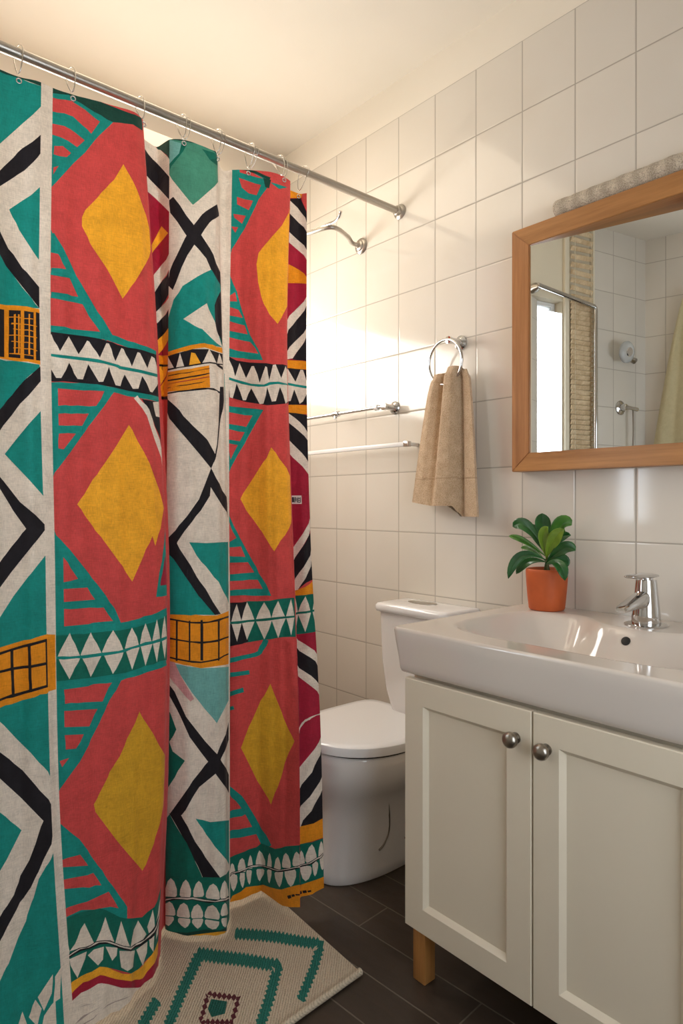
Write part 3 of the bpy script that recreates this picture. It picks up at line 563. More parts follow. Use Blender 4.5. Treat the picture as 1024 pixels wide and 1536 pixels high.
('h','P3',[1212,1467,1244,1463,1273,1455,1310,1447,1350,1436,1426,1428,1471,1420,1557,1401,1557,1257,1557,1218,1473,1187,1426,1137,1407,1168,1365,1226,1345,1257,1298,1315,1249,1401,1231,1436]),
('d','P3',[1165,1230,1197,1207,1227,1125,1212,1090,1192,1055,1209,1009,1236,989,1261,966,1234,908,1222,877,1187,815,1165,791,1165,927,1165,1063,1165,1199]),
('p','P3',[1165,1478,1217,1475,1261,1370,1276,1339,1313,1281,1286,1273,1264,1300,1227,1354,1165,1412]),
('k','P3',[1165,1374,1217,1323,1266,1195,1283,1168,1372,1051,1414,993,1439,962,1463,923,1503,877,1557,819,1557,722,1505,772,1468,811,1443,842,1421,873,1407,904,1389,939,1347,1001,1281,1090,1244,1195,1229,1230,1165,1327]),
('k','P3',[1557,1102,1557,1005,1520,985,1478,970,1456,943,1421,877,1340,819,1320,791,1298,768,1266,714,1251,683,1241,671,1195,675,1249,772,1281,834,1301,857,1350,904,1372,927,1429,978,1448,1009,1495,1059,1540,1075]),
('k','P3',[1192,679,1246,683,1259,652,1273,624,1286,593,1318,535,1355,481,1372,450,1426,364,1446,337,1399,345,1357,349,1328,415,1310,446,1281,508,1268,539,1254,566,1241,597,1212,652]),
('d','P3',[1165,636,1195,675,1227,621,1268,539,1281,508,1340,384,1355,349,1320,353,1256,353,1165,329,1165,469,1165,570]),
('t','P3',[1320,656,1360,644,1397,628,1480,617,1557,578,1557,446,1557,345,1513,395,1466,442,1414,504,1397,535,1377,566,1360,597,1340,624]),
('d','P3',[1165,333,1187,341,1227,349,1256,353,1320,353,1399,345,1446,337,1495,337,1557,318,1557,159,1557,62,1537,50,1399,50,1259,50,1165,50,1165,205]),
('w','P3',[1204,337,1222,322,1234,283,1234,252,1229,240,1165,225,1165,267,1185,314]),
('w','P3',[1266,345,1278,329,1291,291,1291,263,1286,252,1249,248,1244,256,1246,287,1256,329]),
('w','P3',[1335,333,1350,318,1362,279,1365,256,1357,248,1310,248,1305,256,1305,283,1320,318]),
('w','P3',[1407,314,1424,298,1441,260,1443,232,1434,229,1382,236,1374,244,1377,267,1392,302]),
('w','P3',[1476,314,1503,283,1545,217,1549,186,1525,194,1451,229,1446,240,1446,267,1461,302]),
('w','P3',[1197,209,1214,201,1227,170,1229,147,1224,139,1165,124,1165,186]),
('w','P3',[1259,221,1273,209,1283,174,1286,151,1281,143,1241,139,1234,143,1236,170,1246,205]),
('w','P3',[1328,213,1342,201,1357,170,1360,147,1352,139,1298,139,1293,147,1293,170,1308,201]),
('w','P3',[1404,205,1421,190,1441,155,1441,135,1434,128,1374,135,1367,143,1370,166,1384,194]),
('w','P3',[1478,201,1500,178,1535,124,1540,100,1522,104,1456,139,1448,151,1451,170,1463,194]),
('w','P3',[1192,77,1209,93,1222,116,1222,128,1217,132,1165,120,1165,77]),
('w','P3',[1264,89,1276,100,1288,120,1288,135,1283,139,1244,135,1239,128,1239,112,1251,97]),
('w','P3',[1328,85,1345,97,1357,116,1360,128,1355,135,1303,135,1298,128,1298,116,1313,97]),
('w','P3',[1402,81,1419,85,1436,100,1439,116,1431,120,1377,128,1370,124,1370,108,1384,89]),
('w','P3',[1478,77,1493,77,1515,81,1517,93,1508,104,1456,128,1453,124,1453,112,1463,89]),
('k','P3',[1165,194,1180,205,1246,232,1271,236,1298,236,1389,213,1448,213,1490,201,1557,163,1557,178,1483,221,1446,229,1389,229,1301,252,1273,252,1246,248,1217,236,1175,221,1165,213]),
('w','P3',[1165,201,1177,209,1219,229,1246,236,1271,240,1298,240,1360,225,1389,221,1416,221,1448,217,1488,209,1557,170,1557,174,1483,217,1446,225,1416,225,1360,232,1301,248,1273,248,1246,244,1177,217,1165,209]),
('g','P3',[1273,50,1377,58,1495,50,1510,50,1439,73,1377,77,1320,73,1273,66,1207,50]),
('y','P3',[1320,50,1439,50,1493,50,1377,58,1273,50]),
('t','SU',[1706,4223,1706,4262,1706,4300]),
('g','SU',[1728,4316,1730,4312,1730,4316]),
('t','SU',[1706,3070,1709,3070,1711,2922,1712,2775,1714,2627,1715,2554,1717,2519,1716,2445,1718,2301,1721,2158,1729,2014,1730,1874,1730,1739,1730,1603,1730,1467,1730,1397,1727,1362,1730,1331,1729,1261,1730,1195,1729,1160,1726,1125,1730,1094,1729,1059,1726,1024,1730,993,1706,985,1706,1121,1706,1261,1706,1397,1706,1537,1706,1676,1706,1816,1706,1956,1706,2096,1706,2239,1706,2379,1706,2527,1706,2670,1706,2814,1706,2961]),
('t','P4',[1730,4316,1788,4316,1835,4312,1882,4304,1922,4293,1958,4281,1995,4273,1974,4207,1919,4134,1901,4095,1861,4021,1819,3951,1795,3920,1753,3858,1735,3827,1730,3792,1730,3943,1730,4091,1730,4238]),
('r','P4',[1774,4316,1864,4308,1951,4269,1908,4273,1774,4300]),
('r','P4',[1769,4266,1895,4234,1937,4227,1906,4161,1848,4172,1793,4207]),
('r','P4',[1759,4149,1819,4134,1882,4126,1851,4068,1761,4103]),
('r','P4',[1740,4044,1780,4040,1827,4033,1801,3986,1746,4021]),
('r','P4',[1730,3967,1772,3963,1753,3928]),
('t','P4',[1995,4250,2040,4250,2082,4254,2124,4262,2061,4223]),
('g','P4',[1951,4273,2003,4266,1990,4211,1964,4215]),
('g','P4',[1777,4316,1817,4312,1895,4297,1961,4273,1993,4266,2000,4281,1966,4289,1903,4312,1866,4316]),
('t','P4',[1730,3664,1746,3617,1774,3571,1788,3532,1814,3450,1866,3307,1930,3190,1948,3151,1861,3159,1822,3167,1785,3171,1743,3171,1730,3175,1730,3322,1730,3474,1730,3625]),
('r','P4',[1730,3544,1759,3567,1777,3512,1730,3509]),
('r','P4',[1730,3474,1790,3462,1817,3412,1730,3423]),
('r','P4',[1730,3388,1788,3377,1830,3365,1853,3311,1730,3330]),
('r','P4',[1730,3291,1746,3287,1788,3283,1827,3272,1866,3264,1890,3229,1914,3190,1790,3214,1730,3225]),
('y','P4',[2148,4153,2142,4106,2111,4052,2087,4002,2053,3955,1953,3842,1919,3804,1903,3734,1914,3625,1940,3536,1956,3493,1979,3462,2006,3431,2064,3377,2090,3415,2148,3509,2148,3668,2148,3788,2148,3908,2148,4029]),
('k','P4',[1730,3175,1743,3167,1782,3155,1866,3140,1974,3132,2035,3128,2100,3136,2148,3140,2148,2985,2148,2907,2095,2895,2032,2884,1972,2880,1851,2903,1730,2930,1730,3051]),
('w','P4',[1730,3155,1753,3109,1774,3058,1801,3140,1843,3047,1874,3117,1885,3117,1906,3066,1924,3016,1964,3113,1979,3109,1990,3070,2003,3031,2029,3124,2048,3128,2090,3051,2121,3128,2148,3113,2148,3020,2098,3016,2035,3016,1972,3004,1919,2996,1872,3008,1832,3016,1793,3027,1748,3035,1730,3043]),
('w','P4',[1730,3043,1748,3035,1793,3027,1832,3016,1872,3008,1919,2996,1972,3004,2035,3016,2098,3016,2148,3020,2148,2919,2116,2899,2100,2950,2082,2996,2066,2950,2048,2907,2019,2903,1979,2988,1964,2938,1948,2891,1924,2888,1872,2985,1856,2950,1843,2915,1822,2915,1806,2965,1785,3016,1772,2969,1756,2926,1735,2930,1730,2988]),
('t','P4',[1730,3035,1817,3012,1869,3000,1916,2992,1956,2992,1982,2996,2008,3004,2066,3012,2095,3012,2127,3016,2148,3016,2148,3027,2069,3027,2003,3020,1953,3004,1872,3012,1764,3043,1730,3051]),
('t','P4',[1730,2880,1748,2876,1903,2860,1948,2853,1927,2822,1853,2690,1835,2655,1795,2589,1777,2554,1751,2519,1730,2484,1730,2627,1730,2771]),
('r','P4',[1730,2841,1798,2833,1838,2825,1877,2822,1845,2756,1806,2763,1730,2771]),
('r','P4',[1730,2740,1759,2736,1798,2728,1835,2724,1806,2670,1730,2678]),
('r','P4',[1730,2655,1795,2647,1772,2604,1743,2561,1730,2608]),
('t','P4',[1730,2263,1732,2232,1759,2197,1777,2166,1793,2134,1806,2103,1872,1968,1893,1933,1908,1898,1927,1867,1943,1836,1958,1801,1977,1770,1940,1770,1903,1766,1866,1766,1835,1770,1730,1770,1730,1909,1730,2049,1730,2193]),
('r','P4',[1730,2197,1746,2166,1769,2134,1788,2103,1730,2080]),
('r','P4',[1730,2049,1774,2049,1811,2053,1838,1991,1806,1995,1772,1995,1730,1999]),
('r','P4',[1730,1960,1851,1960,1880,1902,1843,1898,1811,1898,1774,1894,1730,1894]),
('r','P4',[1730,1855,1822,1855,1856,1859,1901,1859,1927,1808,1887,1808,1848,1805,1780,1805,1730,1801]),
('y','P4',[2008,2631,2040,2600,2071,2565,2148,2468,2148,2325,2148,2216,2142,2185,2114,2154,2090,2119,2064,2088,2008,2026,1985,2053,1924,2146,1903,2173,1861,2235,1843,2266,1827,2298,1809,2329,1824,2360,1877,2449,1940,2542,1964,2569]),
('d','P4',[1730,1731,1817,1731,1851,1735,1890,1735,1969,1742,2008,1750,2056,1754,2148,1754,2148,1607,2148,1568,2145,1533,2050,1533,2008,1529,1972,1521,1937,1517,1866,1502,1777,1490,1730,1482,1730,1622]),
('k','P4',[1730,1731,1848,1731,1848,1576,1848,1502,1817,1494,1780,1490,1730,1482,1730,1622]),
('w','P4',[1788,1723,1814,1618,1788,1510,1756,1622,1772,1676]),
('w','P4',[1845,1731,1864,1676,1880,1622,1843,1513,1811,1626,1827,1680]),
('w','P4',[1932,1731,1958,1684,1977,1630,1953,1576,1930,1517,1885,1626,1908,1680]),
('w','P4',[2022,1742,2053,1692,2077,1642,2045,1587,2014,1529,1972,1638,1993,1692]),
('w','P4',[2111,1750,2127,1700,2140,1645,2119,1595,2100,1544,2090,1595,2077,1649,2092,1704]),
('d','P4',[1730,1610,1795,1610,1930,1622,2027,1638,2087,1642,2148,1642,2148,1653,2085,1653,1977,1645,1880,1630,1835,1626,1795,1626,1730,1622]),
('t','P4',[1730,1389,1782,1397,1822,1405,1859,1409,1887,1416,1908,1424,1919,1436,1922,1447,1940,1482,1951,1513,1927,1521,1916,1490,1908,1478,1903,1463,1898,1455,1898,1447,1895,1447,1880,1440,1853,1432,1777,1424,1730,1416]),
('t','P4',[1730,1308,1817,1315,1853,1315,1851,1339,1777,1339,1730,1335]),
('t','P4',[1730,1199,1785,1215,1824,1218,1819,1246,1777,1238,1730,1226]),
('t','P4',[1730,1121,1772,1129,1767,1149,1730,1141]),
('m','P4',[1956,1265,2008,1137,2037,1075,2100,954,2069,885,2056,850,2040,819,2014,749,1993,679,1979,644,1958,574,1943,605,1927,632,1911,663,1890,694,1856,764,1817,873,1801,908,1853,1032,1866,1063,1898,1129,1911,1164,1927,1195,1940,1230]),
('t','P4',[1730,652,1748,632,1769,613,1785,586,1817,512,1845,430,1859,395,1877,361,1922,306,1964,345,1932,392,1911,415,1864,485,1814,605,1798,636,1780,659,1756,683,1730,698]),
('t','P4',[1730,516,1761,520,1795,520,1822,524,1817,566,1785,566,1751,562,1730,555]),
('t','P4',[1730,403,1756,403,1872,388,1864,438,1835,438,1809,446,1780,450,1748,450,1730,446]),
('d','P4',[1730,298,1759,306,1822,314,1859,314,1916,333,1982,333,2016,353,2056,368,2095,380,2148,384,2148,244,2148,170,2119,166,2077,155,2029,132,1993,120,1956,104,1914,93,1853,89,1801,104,1748,81,1730,62,1730,198]),
('d','P5',[2241,353,2275,349,2310,349,2349,345,2374,345,2374,190,2374,116,2354,116,2292,124,2241,124,2241,275]),
('o','P4',[1730,62,1748,81,1777,93,1801,108,1824,97,1853,89,1914,93,1956,104,1993,120,2029,132,2077,155,2119,166,2148,170,2148,50,2043,50,1738,50,1730,50]),
('o','P5',[2241,124,2293,124,2354,116,2374,116,2374,50,2241,50]),
('w','P4',[1748,263,1756,252,1761,221,1761,201,1759,194,1732,201,1730,209,1730,229,1740,256]),
('w','P4',[1790,283,1798,267,1803,229,1803,201,1801,198,1774,209,1772,217,1772,244,1780,275]),
('w','P4',[1827,279,1832,263,1835,229,1835,205,1832,198,1814,205,1814,236,1822,267]),
('w','P4',[1887,287,1911,275,1927,240,1927,213,1922,201,1851,198,1848,209,1851,236,1864,271]),
('w','P4',[1953,298,1958,287,1966,252,1966,225,1964,217,1940,205,1937,213,1945,279]),
('w','P4',[1998,298,2006,287,2016,263,2019,244,2014,236,1985,221,1979,225,1987,279]),
('w','P4',[2058,333,2071,322,2082,291,2085,267,2079,256,2040,252,2032,256,2032,279,2045,318]),
('w','P4',[2121,349,2145,333,2148,298,2148,267,2100,271,2095,279,2095,302,2108,337]),
('w','P4',[1753,104,1761,120,1769,155,1769,182,1767,194,1738,201,1730,194,1732,166,1743,124]),
('w','P4',[1788,112,1793,128,1798,159,1798,194,1780,201,1777,170,1782,132]),
('w','P4',[1817,112,1822,124,1830,182,1827,190,1809,201,1806,194,1806,170,1811,132]),
('w','P4',[1874,108,1901,124,1919,159,1922,182,1914,186,1856,186,1851,182,1851,159,1859,124]),
('w','P4',[1953,124,1958,139,1966,178,1966,201,1964,209,1943,198,1937,186,1945,132]),
('w','P4',[2011,139,2027,163,2040,201,2043,229,2035,232,1987,209,1982,198,1985,174,1998,147]),
('w','P4',[2087,159,2103,174,2119,213,2119,240,2111,252,2058,244,2053,236,2056,209,2071,174]),
('w','P5',[2265,310,2273,295,2280,256,2280,232,2276,229,2243,240,2241,248,2241,271,2255,298]),
('w','P5',[2310,337,2325,310,2338,260,2339,225,2333,217,2287,236,2282,248,2284,279,2296,322]),
('w','P5',[2364,333,2371,314,2374,267,2374,225,2352,236,2349,248,2350,279,2358,318]),
('w','P5',[2282,132,2294,143,2306,174,2307,201,2302,213,2262,229,2256,221,2258,194,2270,151]),
('w','P5',[2327,143,2337,151,2345,182,2347,205,2343,217,2314,229,2311,221,2312,198,2319,159]),
('w','P5',[2367,159,2374,166,2374,229,2358,236,2355,229,2356,205,2361,174]),
('k','P4',[1730,190,1748,201,1777,201,1801,205,1819,205,1874,194,1914,194,1943,201,1969,205,2061,236,2092,248,2148,260,2148,275,2119,271,2087,260,2058,252,1998,229,1974,225,1916,209,1877,205,1853,213,1817,221,1798,217,1774,217,1743,213,1730,205]),
('k','P5',[2241,221,2258,217,2275,217,2330,225,2363,232,2374,244,2374,260,2357,248,2322,244,2293,236,2270,232,2251,232,2241,236]),
('w','P4',[1730,198,1748,205,1777,209,1819,209,1853,201,1874,198,1914,201,1945,209,1972,213,1998,221,2061,244,2124,263,2148,263,2148,271,2121,267,2090,260,1998,225,1972,217,1945,213,1916,205,1874,201,1853,209,1835,213,1819,213,1798,217,1746,209,1730,201]),
('w','P5',[2241,225,2273,225,2296,229,2362,236,2374,252,2374,256,2359,244,2325,240,2295,232,2272,229,2254,229,2241,232]),
('k','P4',[2074,93,2092,100,2087,116,2069,108]),
('k','P4',[2095,104,2114,108,2108,120,2090,116]),
('k','P4',[2119,112,2148,112,2145,120,2114,120]),
('k','P5',[2246,69,2268,66,2263,85,2241,89]),
('k','P5',[2272,66,2287,66,2284,81,2269,81]),
('k','P5',[2291,66,2305,66,2302,77,2288,77]),
('o','P5',[2241,4316,2342,4316,2337,4289,2283,4277,2241,4262]),
('r','P5',[2343,4316,2374,4316,2374,4192,2343,4262,2340,4312]),
('k','P5',[2241,4258,2329,4289,2370,4196,2374,4153,2374,4118,2364,4153,2337,4188,2303,4219,2241,4242]),
('w','P5',[2241,4250,2303,4219,2337,4188,2364,4153,2374,4118,2374,4056,2355,4091,2317,4122,2241,4165]),
('k','P5',[2241,4165,2317,4122,2355,4091,2374,4056,2374,3939,2356,3971,2319,4002,2241,4040]),
('w','P5',[2241,4040,2319,4002,2356,3971,2374,3939,2374,3873,2356,3905,2320,3936,2243,3971]),
('o','P5',[2241,3827,2273,3819,2325,3811,2358,3784,2374,3761,2374,3718,2339,3722,2241,3703]),
('w','P5',[2241,3462,2253,3493,2286,3532,2356,3602,2374,3633,2374,3575,2361,3544,2336,3512,2305,3478,2275,3439,2248,3400,2241,3369]),
('k','P5',[2241,3369,2248,3400,2275,3439,2305,3478,2336,3512,2361,3544,2374,3575,2374,3427,2356,3396,2325,3365,2287,3330,2254,3291,2241,3260]),
('w','P5',[2241,3260,2254,3291,2287,3330,2325,3365,2356,3396,2374,3427,2374,3373,2360,3338,2334,3299,2301,3260,2273,3221,2241,3210]),
('k','P5',[2270,3214,2300,3256,2359,3334,2374,3373,2374,3214,2350,3217,2312,3217]),
('o','P5',[2241,3206,2263,3206,2306,3214,2348,3214,2374,3210,2374,3159,2306,3159,2263,3155,2241,3155]),
('k','P5',[2241,3155,2263,3155,2306,3159,2348,3159,2374,3155,2374,3020,2374,2930,2346,2930,2259,2922,2241,2922,2241,3078]),
('w','P5',[2241,3155,2296,3074,2334,3155,2351,3155,2374,3082,2374,3035,2347,3043,2306,3051,2262,3051,2241,3054]),
('w','P5',[2241,3051,2262,3047,2305,3047,2374,3039,2374,3000,2348,2950,2325,2934,2284,3023,2257,2946,2241,2942]),
('o','P5',[2241,2919,2259,2922,2303,2926,2374,2926,2374,2868,2301,2868,2259,2864,2241,2864]),
('t','P5',[2241,3047,2260,3043,2303,3043,2374,3035,2374,3051,2306,3058,2263,3058,2241,3062]),
('k','P5',[2241,2872,2291,2872,2345,2868,2374,2860,2374,2752,2354,2779,2241,2853]),
('w','P5',[2241,2868,2286,2841,2325,2814,2357,2783,2374,2752,2374,2701,2353,2728,2317,2756,2276,2783,2241,2810]),
('k','P5',[2241,2810,2276,2783,2317,2756,2353,2728,2374,2701,2374,2565,2356,2593,2328,2620,2265,2674,2241,2701]),
('w','P5',[2241,2701,2265,2674,2328,2620,2356,2593,2374,2565,2374,2484,2354,2511,2326,2538,2263,2589,2241,2616]),
('w','P5',[2241,2026,2314,2119,2366,2181,2374,2212,2374,2142,2364,2107,2312,2045,2260,1975,2241,1944]),
('k','P5',[2241,1944,2258,1971,2331,2065,2354,2092,2374,2123,2374,2022,2369,1987,2312,1921,2286,1886,2257,1851,2241,1820]),
('w','P5',[2241,1820,2257,1851,2286,1886,2312,1921,2369,1987,2374,2022,2374,1956,2370,1921,2298,1820,2276,1785,2241,1777]),
('k','P5',[2274,1785,2296,1820,2369,1921,2374,1956,2374,1843,2323,1824]),
('r','P5',[2274,1785,2323,1828,2374,1843,2374,1824,2353,1812,2312,1801]),
('o','P5',[2241,1773,2276,1785,2317,1805,2358,1820,2374,1836,2374,1762,2358,1762,2241,1750]),
('d','P5',[2241,1746,2274,1750,2317,1758,2374,1762,2374,1618,2374,1548,2353,1544,2309,1541,2241,1529,2241,1673]),
('w','P5',[2241,1517,2265,1498,2298,1482,2363,1444,2374,1424,2374,1354,2362,1378,2296,1416,2264,1436,2241,1459]),
('w','P5',[2249,1742,2262,1696,2270,1642,2241,1544,2241,1696]),
('w','P5',[2314,1750,2336,1704,2352,1653,2304,1548,2267,1649,2289,1704]),
('w','P5',[2374,1556,2373,1610,2364,1661,2374,1711]),
('d','P5',[2241,1638,2270,1645,2313,1653,2357,1657,2374,1661,2374,1673,2356,1669,2312,1665,2269,1657,2241,1649]),
('k','P5',[2241,1463,2270,1440,2334,1405,2365,1385,2374,1362,2374,1265,2360,1284,2329,1308,2265,1346,2241,1370]),
('w','P5',[2241,1370,2265,1346,2329,1308,2360,1284,2374,1265,2374,1203,2366,1222,2341,1242,2287,1281,2258,1300,2241,1319]),
('w','P5',[2241,718,2246,753,2256,788,2339,888,2364,923,2374,954,2374,881,2369,846,2352,815,2334,788,2317,756,2270,687,2241,656]),
('k','P5',[2241,656,2270,687,2317,756,2334,788,2352,815,2369,846,2374,881,2374,756,2374,714,2364,687,2325,640,2304,617,2265,566,2241,543]),
('w','P5',[2241,361,2241,504,2241,543,2265,566,2304,617,2364,687,2374,714,2374,636,2364,609,2347,582,2328,559,2310,531,2292,508,2275,481,2258,411,2245,376]),
('k','P5',[2262,446,2275,481,2292,508,2310,531,2328,559,2347,582,2364,609,2374,636,2374,504,2374,461,2353,454,2322,454]),
('o','P5',[2251,446,2353,458,2374,465,2374,349,2348,349,2312,353,2241,353,2241,403]),
('w','P5',[2247,920,2250,935,2251,954,2259,997,2266,1013,2289,1048,2302,1059,2310,1063,2319,1071,2357,1083,2374,1086,2374,1094,2327,1083,2306,1075,2297,1067,2290,1063,2282,1051,2275,1044,2268,1032,2249,1009,2241,989,2241,920]),
]
